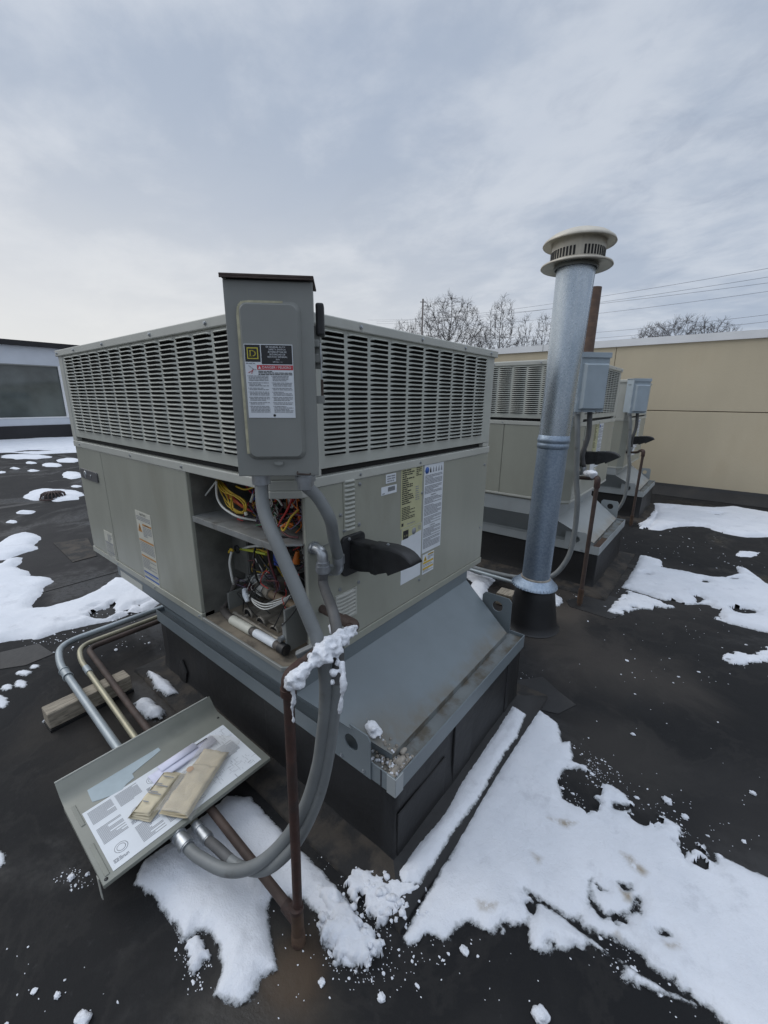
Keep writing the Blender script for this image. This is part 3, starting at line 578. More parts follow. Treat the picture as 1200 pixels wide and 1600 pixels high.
    for k, nn in enumerate((7, 6, 5, 8, 6, 7, 8)):
        q.lines((X1, 0.680, z), RY, (0, 0, 1), 0.128, nn, 0.0056, 'print grey', rng, 0.55); z -= nn*0.0056+0.0045
        if k in (1, 4): q.text('WARNING', (X1, 0.745, z-0.002), RY, (0, 0, 1), 0.006, 'print black'); z -= 0.0095
    q.build('warning_label', t)
    q = lab(0.682, 0.768, 0.113, 0.200)
    q.quad((X1, 0.720, 0.190), (X1, 0.764, 0.190), (X1, 0.764, 0.197), (X1, 0.720, 0.197), 'print amber'); q.text('CAUTION', (X1+.0004, 0.742, 0.191), RY, (0, 0, 1), 0.005, 'print black')
    q.quad((X1, 0.684, 0.158), (X1, 0.764, 0.158), (X1, 0.764, 0.167), (X1, 0.684, 0.167), 'print amber'); q.quad((X1, 0.684, 0.132), (X1, 0.764, 0.132), (X1, 0.764, 0.141), (X1, 0.684, 0.141), 'print amber')
    q.slab([(X1, 0.688, 0.170), (X1, 0.714, 0.170), (X1, 0.701, 0.194)], 0.0004, 'print amber', NR); q.quad((X1+.0004, 0.699, 0.174), (X1+.0004, 0.703, 0.174), (X1+.0004, 0.703, 0.186), (X1+.0004, 0.699, 0.186), 'print black')
    q.lines((X1, 0.720, 0.184), RY, (0, 0, 1), 0.044, 3, 0.005, 'print grey', rng); q.lines((X1, 0.686, 0.152), RY, (0, 0, 1), 0.076, 2, 0.0055, 'print grey', rng); q.lines((X1, 0.686, 0.127), RY, (0, 0, 1), 0.076, 2, 0.0055, 'print grey', rng)
    q.build('caution_label', t)
    if opened:
        q = lab(0.434, 0.491, 0.540, 0.572); q.lines((X1, 0.440, 0.562), RY, (0, 0, 1), 0.045, 3, 0.0085, 'print grey', rng, 0.5); q.build('small_tag', t)
        q = lab(0.409, 0.496, 0.501, 0.530)
        for k in range(20): q.quad((X1, 0.446+k*0.002, 0.510), (X1, 0.446+k*0.002+(0.0008 if k % 3 else 0.0014), 0.510), (X1, 0.446+k*0.002+(0.0008 if k % 3 else 0.0014), 0.526), (X1, 0.446+k*0.002, 0.526), 'print black')
        q.lines((X1, 0.414, 0.505), RY, (0, 0, 1), 0.015, 1, 0.005, 'print black', rng); q.build('barcode_tag', t)
        # long warning label and small label on the left panels
        Y1 = -0.0016
        def labL(x0, x1, z0, z1, m0='label cream'): q = MB(); q.box(x0, x1, -0.0012, 0.0, z0, z1, m0); return q
        UP = (0, 0, 1)
        q = labL(-1.049, -0.897, 0.020, 0.352); q.text('NOTICE', (-0.973, Y1, 0.336), LX, UP, 0.010, 'print black', squash=1.2); q.lines((-1.042, Y1, 0.327), LX, UP, 0.138, 3, 0.007, 'print grey', rng, 0.5)
        for zt_, mm in ((0.300, 'print orange'), (0.224, 'print orange'), (0.150, 'print orange'), (0.072, 'print blue'), (0.046, 'print blue')):
            q.quad((-1.045 if zt_ < 0.29 else -0.99, Y1, zt_-0.008), (-0.901, Y1, zt_-0.008), (-0.901, Y1, zt_), (-1.045 if zt_ < 0.29 else -0.99, Y1, zt_), mm)
        q.text('WARNING', (-0.945, Y1-.0003, 0.2935), LX, UP, 0.006, 'print black'); q.slab([(-1.042, Y1, 0.258), (-1.0, Y1, 0.258), (-1.021, Y1, 0.297)], 0.0004, 'print orange', NL); q.quad((-1.024, Y1-.0004, 0.266), (-1.018, Y1-.0004, 0.266), (-1.018, Y1-.0004, 0.284), (-1.024, Y1-.0004, 0.284), 'print black')
        q.lines((-0.99, Y1, 0.284), LX, UP, 0.086, 7, 0.0068, 'print grey', rng, 0.5); q.lines((-1.043, Y1, 0.208), LX, UP, 0.138, 7, 0.0072, 'print grey', rng, 0.5); q.lines((-1.043, Y1, 0.134), LX, UP, 0.138, 7, 0.0075, 'print grey', rng, 0.5); q.lines((-1.043, Y1, 0.058), LX, UP, 0.138, 1, 0.006, 'print grey', rng, 0.5)
        q.build('notice_label', t)
        q = labL(-1.508, -1.392, 0.004, 0.166); q.lines((-1.46, Y1, 0.15), LX, UP, 0.06, 6, 0.007, 'print grey', rng, 0.5); q.lines((-1.50, Y1, 0.10), LX, UP, 0.10, 12, 0.0072, 'print grey', rng, 0.5)
        for zz in (0.105, 0.055): q.quad((-1.504, Y1-.0003, zz), (-1.396, Y1-.0003, zz), (-1.396, Y1-.0003, zz+0.005), (-1.504, Y1-.0003, zz+0.005), 'print grey')
        q.build('small_label', t)
        q = MB(); q.prism(rrect(-1.690, -1.448, 0.417, 0.467, 0.012), -0.007, 0.0, 'badge', 'y'); bd = q.build('badge', t, 0.002)
        q = MB(); q.lathe([(0.017, 0), (0.017, 0.002), (0.011, 0.0025), (0.0, 0.001)], 'steel bright', (-1.615, -0.007, 0.442), 20, NL); q.build('emblem', bd); q = MB(); q.lathe([(0.006, 0), (0.006, 0.002), (0, 0.002)], 'steel bright', (-1.535, -0.007, 0.442), 12, NL); q.build('rivet', bd)
    return t
UNIT = make_unit('rooftop_unit', 'nearest louvered rooftop unit with its corner compartment open on wires and burners', (0, 0, 0.6), True)
SCREW2 = SCREW
FARU = make_unit('rooftop_unit', 'second louvered rooftop unit, closed, standing behind the flue', (0.06, 2.525, 0.664), False, 4)
far3 = copy_tree(FARU); far3.location = (-0.02, 5.02, 0.62); far3['label'] = 'third and farthest louvered rooftop unit, next to the beige wall'

# ------------------------------------------------------------------ inside the open corner compartment (local to the unit)
def guts():
    rng = random.Random(8); ZB = 0.6
    def L(px, py, y): p = ony(px, py, y); return Vector((p.x, p.y, p.z-ZB))
    m = MB(); m.box(-0.5475, -0.541, 0.012, 0.42, 0.012, 0.584, 'inner panel'); m.box(-0.541, -0.445, 0.15, 0.42, 0.165, 0.408, 'inner panel'); m.box(-0.541, -0.013, 0.412, 0.419, 0.012, 0.584, 'inner panel')
    m.box(-0.018, -0.0128, CH+0.014, 0.412, 0.012, 0.584, 'inner panel'); m.box(-0.444, -0.4415, 0.152, 0.156, 0.17, 0.405, 'inner galvanised'); m.build('inner_wall', UNIT)
    m = MB(); m.prism([(-0.541, 0.008), (-CH-0.003, 0.008), (-0.008, CH+0.002), (-0.019, 0.412), (-0.541, 0.412)], 0.003, 0.0115, 'pan brown'); m.build('floor_pan', UNIT)
    m = MB(); m.prism([(-0.540, 0.006), (-CH-0.01, 0.006), (-0.012, CH+0.004), (-0.020, 0.411), (-0.540, 0.411)], 0.410, 0.416, 'inner galvanised'); m.box(-0.540, -CH-0.012, 0.004, 0.008, 0.396, 0.4158, 'inner galvanised')
    m.prism([(-0.13, 0.045), (-0.10, 0.045), (-0.085, 0.075), (-0.115, 0.075)], 0.4161, 0.4168, 'print black'); m.prism([(-0.24, 0.10), (-0.22, 0.10), (-0.22, 0.108), (-0.24, 0.108)], 0.4161, 0.4168, 'print black'); m.build('shelf', UNIT, 0.001)
    m = MB(); m.prism([(-CH-0.02, -0.002), (-CH, -0.006), (0.006, CH), (0.0, CH+0.03), (-0.03, CH+0.03)], 0.555, 0.5763, 'cap paint'); m.build('corner_bracket', UNIT, 0.003)
    # burner tray
    bt = MB(); bt.box(-0.46, -0.04, 0.14, 0.40, 0.014, 0.022, 'burner'); bt.box(-0.43, -0.05, 0.385, 0.395, 0.03, 0.16, 'burner'); BT = bt.build('burner_tray', UNIT)
    for (px, py) in ((386, 961), (406, 975), (427, 989)):
        c = L(px, py, 0.115); x, z = c.x, c.z
        m = MB(); m.tube([(x, 0.385, z), (x, 0.22, z), (x, 0.15, z), (x, 0.118, z)], [0.019, 0.019, 0.020, 0.026], 'burner', 16, False); m.tube([(x, 0.19, z), (x, 0.121, z)], [0.008, 0.023], 'grille dark', 14); m.tube([(x, 0.075, z-0.006), (x, 0.118, z-0.002)], 0.006, 'burner', 8); m.lathe([(0.027, -0.003), (0.027, 0.003), (0.0225, 0.003)], 'burner', (x, 0.120, z), 18, (0, -1, 0)); m.build('burner_tube', BT)
        m = MB(); m.box(x+0.034, x+0.052, 0.11, 0.385, z-0.024, z-0.010, 'burner'); m.build('divider', BT, 0.003)
    a, b = L(366, 958, 0.085), L(440, 1002, 0.085); m = MB(); m.tube([a, b], 0.008, 'burner', 10); m.build('manifold', BT)
    a = L(364, 942, 0.12); m = MB(); m.box(a.x-0.006, a.x+0.006, 0.10, 0.26, a.z-0.055, a.z+0.050, 'switch grey'); m.build('end_plate', BT, 0.002)
    a = L(447, 988, 0.065); m = MB(); m.box(a.x, a.x+0.010, 0.058, 0.27, a.z-0.070, a.z+0.085, 'switch grey'); m.build('end_plate', BT, 0.002)
    m = MB(); m.box(a.x-0.014, a.x-0.001, 0.060, 0.082, a.z-0.030, a.z+0.030, 'inner galvanised'); m.tube([(a.x-0.008, 0.058, a.z-0.020), (a.x-0.008, 0.042, a.z-0.020)], 0.010, 'steel bright', 8); m.build('igniter_bracket', BT, 0.002)
    # gas valve with the round housing behind it
    c = L(402, 897, 0.20); v = L(404, 915, 0.17)
    gv = MB(); gv.box(v.x-0.05, v.x+0.055, 0.165, 0.27, v.z-0.035, v.z+0.012, 'burner'); gv.box(v.x-0.075, v.x-0.051, 0.16, 0.25, v.z-0.030, v.z+0.005, 'hood black'); GV = gv.build('gas_valve', UNIT, 0.006)
    m = MB(); m.lathe([(0.062, -0.03), (0.062, 0.0), (0.058, 0.006), (0.050, 0.010), (0.0, 0.013)], 'inner galvanised', c+Vector((0, 0.02, 0)), 28); m.build('round_cover', GV)
    u0 = L(417, 923, 0.155); u1 = L(424, 928, 0.150); u2 = L(482, 958, 0.145)
    m = MB(); m.tube([u0+(u0-u2).normalized()*0.03, u0], 0.027, 'inner galvanised', 10); m.tube([u0, u1], 0.023, 'burner', 8); m.build('union', GV)
    m = MB(); m.tube([u1, u2], 0.0155, 'cast tan', 14); m.build('gas_pipe_stub', GV)
    a = L(384, 918, 0.13); m = MB(); m.box(a.x-0.012, a.x+0.022, 0.13, 0.15, a.z-0.008, a.z+0.010, 'wire maroon'); m.tube([a+Vector((0.0, -0.006, -0.006)), L(384, 930, .115), L(387, 940, .11)], [0.010, 0.012, 0.008], 'label white', 10); m.build('tagged_plug', GV)
    a = L(425, 878, 0.30); m = MB(); m.box(a.x-0.11, a.x+0.13, 0.30, 0.40, a.z-0.10, a.z+0.06, 'burner'); m.build('inducer_housing', UNIT, 0.01)
    a = L(434, 874, 0.16); m = MB(); m.box(a.x-0.014, a.x+0.016, 0.15, 0.18, a.z-0.022, a.z+0.022, 'wire blue'); m.build('relay', UNIT, 0.004)
    a = L(464, 866, 0.14); m = MB(); m.tube([a-Vector((0.006, 0, 0.03)), a+Vector((0.004, 0, 0.012))], [0.014, 0.006], 'wire orange', 10); m.build('wire_nut', UNIT)
    a = L(463, 890, 0.18); m = MB(); m.tube([a-Vector((0, 0, 0.06)), a], 0.035, 'hood black', 18); m.tube([a, a+Vector((0, 0, 0.004))], 0.036, 'inner galvanised', 18); m.build('transformer', UNIT)
    rl = random.Random(21)
    for k in range(22):
        x0, y0 = rl.uniform(380, 460), rl.uniform(870, 935); d = rl.uniform(.06, .13); pts = []
        for j in range(4): pts.append(L(x0, y0, d)); x0 = min(466, max(366, x0+rl.uniform(-16, 22))); y0 = min(985, max(862, y0+rl.uniform(-4, 26))); d += rl.uniform(-.015, .015)
        m = MB(); m.tube(spline(pts, 6), rl.uniform(.0012, .0022), 'wire '+['black', 'white', 'maroon', 'black', 'purple', 'black', 'red'][k % 7], 5); m.build('wire', UNIT)
    for (xa, ya, xb, yb, d, r_) in ((392, 952, 440, 930, .16, .006), (410, 962, 455, 942, .16, .006), (377, 944, 408, 928, .18, .005)): m = MB(); m.tube([L(xa, ya, d), L(xb, yb, d+.16)], r_, 'cast tan', 8); m.build('feed_tube', UNIT)
    a, b = L(376, 908, .14), L(420, 900, .14); m = MB(); m.tube([a, a.lerp(b, .5)+Vector((0, 0, .004)), b], .005, 'inner galvanised', 8); m.build('sensor_tube', UNIT)
    # capped black drain pipe with a white sleeve lying along the front
    pts = rounded([L(371, 902, 0.16), L(346, 951, 0.085), L(361, 967, 0.055), L(447, 1016, 0.048)], 0.035)
    m = MB(); m.tube(pts, 0.0145, 'tube brown', 14); e0, e1 = pts[-1], pts[-2]; m.tube([e0-(e0-e1).normalized()*0.03, e0], 0.019, 'hood black', 14); DP = m.build('vent_tube', UNIT)
    a, b = L(362, 967.5, 0.0545), L(447, 1016, 0.048); m = MB(); m.tube([a.lerp(b, 0.02), a.lerp(b, 0.41)], 0.0175, 'label cream', 16); m.build('sleeve', DP)
    m = MB(); m.tube([a.lerp(b, 0.48), a.lerp(b, 0.83)], 0.0150, 'label white', 16); m.build('sticker', DP)
    # wires
    def wire(c, pts, r=0.0028): m = MB(); m.tube(spline(pts, 7), r, 'wire '+c, 6); m.build('wire', UNIT)
    S = 0.416
    wire('white', [L(338, 752, .05), L(339, 775, .05), L(346, 790, .05), L(358, 800, .05), L(374, 808, .06), L(400, 813, .10)], 0.004)
    wire('white', [L(321, 774, .06), L(338, 752, .06)], 0.003)
    for k in range(6):
        o = k*2.6-3; e = rng.uniform(-3, 3); wire('yellow', [L(339+o*.5, 750, .07+k*.008), L(349+o*.9, 767+e*.3, .06), L(372+o*1.2+e, 777+o*.5, .045+k*.006), L(383+e*.7, 790+o*.3, .055), L(379+o*.6, 801+e*.4, .06+k*.006), L(360+o*.6-e, 792+o*.8, .065), L(349+o*1.1, 772+e, .075), L(341+o*.4, 752, .09)], 0.0021)
    for k in range(4): wire('red' if k % 2 else 'orange', [L(344+k*2, 755, .10), L(352+k*3, 772, .09), L(366+k*3, 784+k, .08), L(386+k*3, 797+k, .09)])
    wire('yellow', [L(369, 760, .08), L(383, 765, .07), L(400, 760, .07)]); wire('yellow', [L(362, 778, .05), L(361, 790, .05), L(363, 797, .055)])
    wire('black', [L(330, 806, .10), L(346, 802, .12), L(365, 796, .16)])
    cols = ['black', 'maroon', 'purple', 'black', 'red', 'white', 'black', 'maroon', 'blue', 'orange', 'green', 'yellow']
    for k in range(70):
        c = cols[rng.randrange(len(cols))] if rng.random() < 0.45 else rng.choice(['black', 'purple', 'maroon']); x = rng.uniform(-0.40, -0.05); y = rng.uniform(0.14, 0.33); z = rng.uniform(0.44, 0.56); pts = []
        for j in range(5): pts.append((min(-0.03, max(-0.5, x)), min(0.38, max(0.10, y)), min(0.575, max(S+0.006, z)))); x += rng.uniform(-0.07, 0.07); y += rng.uniform(-0.04, 0.04); z += rng.uniform(-0.06, 0.06)
        wire(c, pts, rng.uniform(0.002, 0.0034))
    cc = ['red', 'black', 'yellow', 'maroon', 'white', 'orange', 'black', 'green', 'blue', 'maroon', 'purple', 'red']
    for k in range(46):
        x = rng.uniform(-0.33, -0.06); y = rng.uniform(0.085, 0.15); z = rng.uniform(0.45, 0.57); pts = []
        for j in range(5): pts.append((min(-0.03, max(-0.5, x)), min(0.2, max(0.075, y)), min(0.578, max(S+0.006, z)))); x += rng.uniform(-0.05, 0.06); y += rng.uniform(-0.02, 0.02); z += rng.uniform(-0.055, 0.045)
        wire(cc[k % 12], pts, rng.uniform(0.0014, 0.0024))
    for k in range(26):
        x = rng.uniform(-0.36, -0.05); y = rng.uniform(0.13, 0.24); z = rng.uniform(0.22, 0.39); pts = []
        for j in range(5): pts.append((min(-0.03, max(-0.42, x)), y, min(0.40, max(0.13, z)))); x += rng.uniform(-0.05, 0.06); y += rng.uniform(-0.02, 0.02); z += rng.uniform(-0.07, 0.05)
        wire(['black', 'maroon', 'black', 'white', 'purple', 'red', 'black', 'yellow'][k % 8], pts, rng.uniform(0.0014, 0.0026))
    for k in range(9): m = MB(); x = -0.30+k*0.028; m.box(x, x+0.018, 0.20, 0.235, 0.43+0.02*(k % 3), 0.455+0.02*(k % 3), ['hood black', 'burner', 'label cream'][k % 3]); m.build('terminal_block', UNIT, 0.002)
    for k in range(7): wire(['black', 'purple', 'black'][k % 3], [(-0.52+k*.008, 0.30, 0.56-k*.012), (-0.47, 0.22+k*.01, 0.545-k*.01), (-0.40, 0.20, 0.55-k*.014), (-0.30, 0.25+k*.01, 0.53)], 0.006)
    wire('red', [L(457, 778, .10), L(449, 797, .09), L(440, 812, .09), L(435, 822, .10)], 0.0035); wire('red', [L(404, 792, .12), L(408, 806, .10), L(415, 815, .12)], 0.0035); wire('red', [L(463, 775, .14), L(452, 792, .13)], 0.003)
    wire('yellow', [L(467, 796, .10), L(455, 808, .08), L(448, 822, .075), L(443, 829, .07), L(440, 826, .075)], 0.0034); wire('orange', [L(440, 824, .09), L(450, 817, .08), L(458, 821, .09)], 0.0042); wire('orange', [L(446, 822, .085), L(455, 823, .085)], 0.005)
    wire('green', [L(452, 820, .10), L(461, 822, .10), L(468, 824, .12)], 0.0035); wire('maroon', [L(440, 830, .08), L(452, 838, .07), L(466, 840, .08)], 0.003)
    wire('white', [L(422, 768, .10), L(432, 772, .09), L(437, 779, .1)], 0.003); wire('white', [L(424, 778, .10), L(434, 780, .09), L(441, 790, .1)], 0.003)
    wire('purple', [L(390, 790, .10), L(400, 805, .09), L(418, 822, .10)], 0.003); wire('black', [L(398, 802, .08), L(408, 814, .08), L(416, 825, .09)], 0.004)
    m = MB(); m.tube([L(392, 784, .08), L(396, 772, .08)], [0.005, 0.004], 'label cream', 8); m.build('wire_nut', UNIT)
    m = MB(); m.tube([L(385, 805, .06), L(384, 800, .06)], 0.006, 'label cream', 8); m.build('wire_nut', UNIT)
    # below the shelf
    wire('white', [L(378, 858, .15), L(392, 854, .11), L(420, 853, .12)], 0.005); wire('lime', [L(376, 858, .15), L(395, 861, .10), L(416, 866, .10)], 0.005); wire('yellow', [L(382, 860, .14), L(400, 858, .11), L(418, 863, .10)], 0.003)
    m = MB(); m.lathe([(0.017, 0), (0.017, 0.004), (0.009, 0.006)], 'hood black', L(371, 858, .149), 16, (0, -1, 0)); m.build('grommet', UNIT)
    wire('white', [L(362, 862, .10), L(359, 880, .09), L(363, 905, .09), L(365, 912, .10)], 0.005); wire('yellow', [L(358, 863, .10), L(361, 858, .10), L(364, 861, .10)], 0.005)
    wire('maroon', [L(418, 852, .10), L(422, 880, .08), L(431, 905, .09), L(434, 922, .12)], 0.004); wire('black', [L(399, 855, .10), L(396, 875, .08), L(400, 900, .09), L(405, 912, .12)], 0.004)
    wire('black', [L(402, 862, .12), L(415, 882, .10), L(427, 898, .10), L(420, 908, .12)], 0.004)
    for k in range(3): wire('white', [L(388+k, 930, .12), L(398, 938+k*3, .09), L(415, 944+k*4, .08), L(440, 938+k*2, .10), L(462, 924+k*2, .14)], 0.0025)
    wire('black', [L(462, 920, .10), L(445, 945, .06), L(432, 972, .06), L(428, 980, .06)], 0.0022); wire('black', [L(470, 940, .07), L(455, 962, .05), L(440, 978, .06)], 0.0022); wire('black', [L(406, 912, .10), L(394, 925, .09), L(390, 935, .10)], 0.003)
guts()

# ------------------------------------------------------------------ curbs
def plate(mb, outline, hole, r, th, m, axis_y):
    """plate in the x-z plane at y=axis_y with a round hole"""
    hx, hz = hole; pts = []
    per = []
    n = len(outline)
    for i in range(n):
        a, b = outline[i], outline[(i+1) % n]
        for k in range(6): per.append((a[0]+(b[0]-a[0])*k/6, a[1]+(b[1]-a[1])*k/6))
    inn = []
    for (x, z) in per: d = math.hypot(x-hx, z-hz); inn.append((hx+(x-hx)/d*r, hz+(z-hz)/d*r))
    k = len(per); vs = [(x, axis_y, z) for x, z in per]+[(x, axis_y, z) for x, z in inn]+[(x, axis_y+th, z) for x, z in per]+[(x, axis_y+th, z) for x, z in inn]
    fs = []
    for i in range(k):
        j = (i+1) % k; fs += [(i, j, k+j, k+i), (2*k+j, 2*k+i, 3*k+i, 3*k+j), (j, i, 2*k+i, 2*k+j), (k+i, k+j, 3*k+j, 3*k+i)]
    mb.add(vs, fs, m)
CX0, CX1, CY0, CY1 = -1.25, 0.319, 0.095, 1.090
def make_curb(label, loc, fm, near, lift=0.0):
    t = thing('roof_curb', label, 'roof curb', loc, 'black rubber curbs with grey metal adapters')
    m = MB(); x0, x1, y0, y1 = CX0+0.012, CX1-0.012, CY0+0.012, CY1-0.012
    # membrane wall: slightly wavy sheets, flared at the foot
    nseg = 26; rings = []
    per = [(x0+(x1-x0)*i/nseg, y0) for i in range(nseg)]+[(x1, y0+(y1-y0)*i/nseg) for i in range(nseg)]+[(x1-(x1-x0)*i/nseg, y1) for i in range(nseg)]+[(x0, y1-(y1-y0)*i/nseg) for i in range(nseg)]
    cx, cy = (x0+x1)/2, (y0+y1)/2; vs = []; hs = (0.0, 0.012, 0.04, 0.10, 0.18, 0.25, 0.302)
    for j, z in enumerate(hs):
        for (x, y) in per:
            e = (0.030, 0.014, 0.004, 0.001, 0.0, 0.0, 0.0)[j]+0.006*noise.noise(Vector((x*5+loc[1], y*5, z*6)))*(0 if j in (0, 6) else 1)
            dx = (1 if x > x1-1e-4 else -1 if x < x0+1e-4 else 0); dy = (1 if y > y1-1e-4 else -1 if y < y0+1e-4 else 0); vs.append((x+dx*e, y+dy*e, z))
    k = len(per); m.add(vs, [(j*k+i, j*k+(i+1) % k, (j+1)*k+(i+1) % k, (j+1)*k+i) for j in range(len(hs)-1) for i in range(k)], 'membrane', True)
    m.build('curb_wall', t)
    for (a, b, c, d) in ((x1+0.001, x1+0.004, 0.46, 0.60), (x1+0.001, x1+0.004, 0.93, 0.965)):
        if near: q = MB(); q.box(a-0.004, b+0.004, c, d, 0.01, 0.30, 'membrane'); q.build('lap_sheet', t, 0.003)
    if near:
        q = MB(); q.box(-0.33, -0.02, y0-0.008, y0-0.001, 0.012, 0.297, 'membrane'); q.build('lap_sheet', t, 0.003); q = MB(); q.box(x1+0.001, x1+0.007, 0.12, 0.40, 0.012, 0.20, 'membrane'); q.build('lap_sheet', t, 0.003)
        q = MB(); q.prism([(-1.02, 0.004), (-0.99, 0.10), (-1.03, 0.16), (-1.06, 0.11), (-1.09, 0.004)], y0-0.012, y0+0.0, 'membrane', 'y'); q.build('lap_sheet', t, 0.004)
    # base lap laid on the roof round the curb
    m = MB(); n = 26; wl, wr = 0.120, 0.118
    def side(a, b, da, db, mt):
        a = Vector(a); b = Vector(b); da = Vector(da); db = Vector(db); vs = []
        for i in range(n+1):
            u = i/n; c = a.lerp(b, u); w_ = da.lerp(db, u); k = 1+(0.05*noise.noise(Vector((c.x*4, c.y*4, 1+loc[1]))) if 0 < i < n else 0)
            vs += [c+Vector((0, 0, 0.034)), c+w_*0.30*k+Vector((0, 0, 0.024+(0.004*noise.noise(c*9) if 0 < i < n else 0))), c+w_*k+Vector((0, 0, 0.015)), c+w_*(k+0.04)]
        m.add(vs, [(i*4+j, i*4+j+1, (i+1)*4+j+1, (i+1)*4+j) for i in range(n) for j in range(3)], mt, True)
    A = (x0, y0, 0); B = (x1, y0, 0); C2 = (x1, y1, 0); D2 = (x0, y1, 0); dA, dB, dC, dD = (-wl, -wl, 0), (wr, -wl, 0), (wr, wl, 0), (-wl, wl, 0)
    side(A, B, dA, dB, 'brown ledge'); side(B, C2, dB, dC, 'membrane' if near else 'brown ledge'); side(C2, D2, dC, dD, 'brown ledge'); side(D2, A, dD, dA, 'brown ledge'); m.build('base_lap', t)
    # flange: ledge with an upstanding lip
    zl = 0.345
    m = MB(); th = 0.004
    m.box(CX0, CX1, CY0, CY0+th, 0.298, 0.362, fm); m.box(CX1-th, CX1, CY0+th+0.0005, CY1-th, 0.298, 0.362, fm); m.box(CX0, CX1, CY1-th+0.0003, CY1, 0.298, 0.362, fm); m.box(CX0, CX0+th, CY0+th+0.0005, CY1-th, 0.298, 0.362, fm)
    m.build('flange', t, 0.0015)
    m = MB(); m.box(CX0+th, 0.18, CY0+th+0.0004, CY1-th-0.0004, zl-0.008, zl, fm); m.box(0.1803, CX1-th-0.0004, CY0+th+0.0004, CY1-th-0.0004, zl-0.008, zl+0.0008, 'flange dirty'); m.build('ledge', t)
    if near:
        q = MB(); q.box(CX1-0.030, CX1+0.002, CY0-0.003, CY0-0.0005, 0.297, 0.362, 'flange pale'); q.box(CX1-0.056, CX1-0.052, CY0-0.0015, CY0-0.0003, 0.299, 0.361, 'print black'); q.box(CX1+0.0005, CX1+0.003, CY0-0.0008, CY0+0.035, 0.297, 0.362, 'flange pale'); q.build('corner_clip', t)
    # adapter: collar round the unit, sloping down to the ledge
    zc = 0.548; zt = 0.6+lift; m = MB()
    T = [(-1.40, 0.001), (0.001, 0.001), (0.001, 1.09), (-1.40, 1.09)]; B = [(-1.225, 0.128), (0.264, 0.150), (0.252, 1.036), (-1.225, 1.036)]; zb = 0.372
    T3 = [Vector((x, y, zt)) for x, y in T]; C3 = [Vector((x, y, zc)) for x, y in T]; B3 = [Vector((x, y, zb)) for x, y in B]; D3 = [Vector((x, y, zl-0.004)) for x, y in B]
    mats_ = [fm, fm, fm, fm]
    for i in range(4):
        j = (i+1) % 4; n = 20
        m.quad(C3[i], C3[j], T3[j], T3[i], fm); m.quad(D3[i], D3[j], B3[j], B3[i], 'flange dirty' if i == 1 else fm)
        # sloping sheet with a slight oil-can ripple
        vs = []; nn = (C3[j]-C3[i]).cross(B3[i]-C3[i]).normalized()
        for a in range(n+1):
            for b_ in range(9):
                p = C3[i].lerp(C3[j], a/n).lerp(B3[i].lerp(B3[j], a/n), b_/8); ed = math.sin(math.pi*a/n)*math.sin(math.pi*b_/8); vs.append(p+nn*(0.006*ed*noise.noise(p*4)))
        m.add(vs, [(a*9+b_, (a+1)*9+b_, (a+1)*9+b_+1, a*9+b_+1) for a in range(n) for b_ in range(8)], fm+' sheet' if i == 1 else fm, True)
    m.add([(q.x, q.y, zt-0.004) for q in T3], [(0, 1, 2, 3)], fm); m.build('adapter_skirt', t)
    if near:
        q = MB(); q.slab([(-1.364, -0.0005, 0.580), (-1.364, -0.0005, 0.544), (-1.11, -0.0005, 0.544), (-1.10, -0.0005, 0.578)], 0.001, 'cap paint', (0, -1, 0)); q.build('worn_sticker', t)
    # lifting lugs bolted to the flange
    m = MB(); plate(m, [(0.068, 0.302), (0.228, 0.302), (0.226, 0.438), (0.214, 0.456), (0.082, 0.456), (0.068, 0.440)], (0.148, 0.392), 0.028, 0.005, fm, CY0-0.0055); lg = m.build('lifting_lug', t, 0.001)
    screw(lg, (0.105, CY0-0.0056, 0.318), (0, -1, 0), 0.006); screw(lg, (0.20, CY0-0.0056, 0.318), (0, -1, 0), 0.006)
    m = MB(); plate(m, [(0.098, 0.345), (0.248, 0.345), (0.246, 0.505), (0.232, 0.522), (0.112, 0.522), (0.098, 0.505)], (0.178, 0.466), 0.026, 0.005, fm, CY1-0.010); m.build('lifting_lug', t, 0.001)
    return t
make_curb('black rubber curb and blue grey adapter under the nearest unit, snow lying at its foot', (0, 0, 0), 'flange grey', True)
c2 = make_curb('black curb with pale grey adapter and rusty ledge under the second unit', (-0.018, 2.53, 0), 'flange pale', False, 0.064)
c3 = copy_tree(c2); c3.location = (-0.08, 5.02, 0); c3['label'] = 'farthest black curb with pale grey adapter, beside the beige wall'
q = MB(); q.box(0.266, 0.312, 0.14, 0.42, 0.3455, 0.349, 'rust orange'); q.build('rusty_patch', c2)

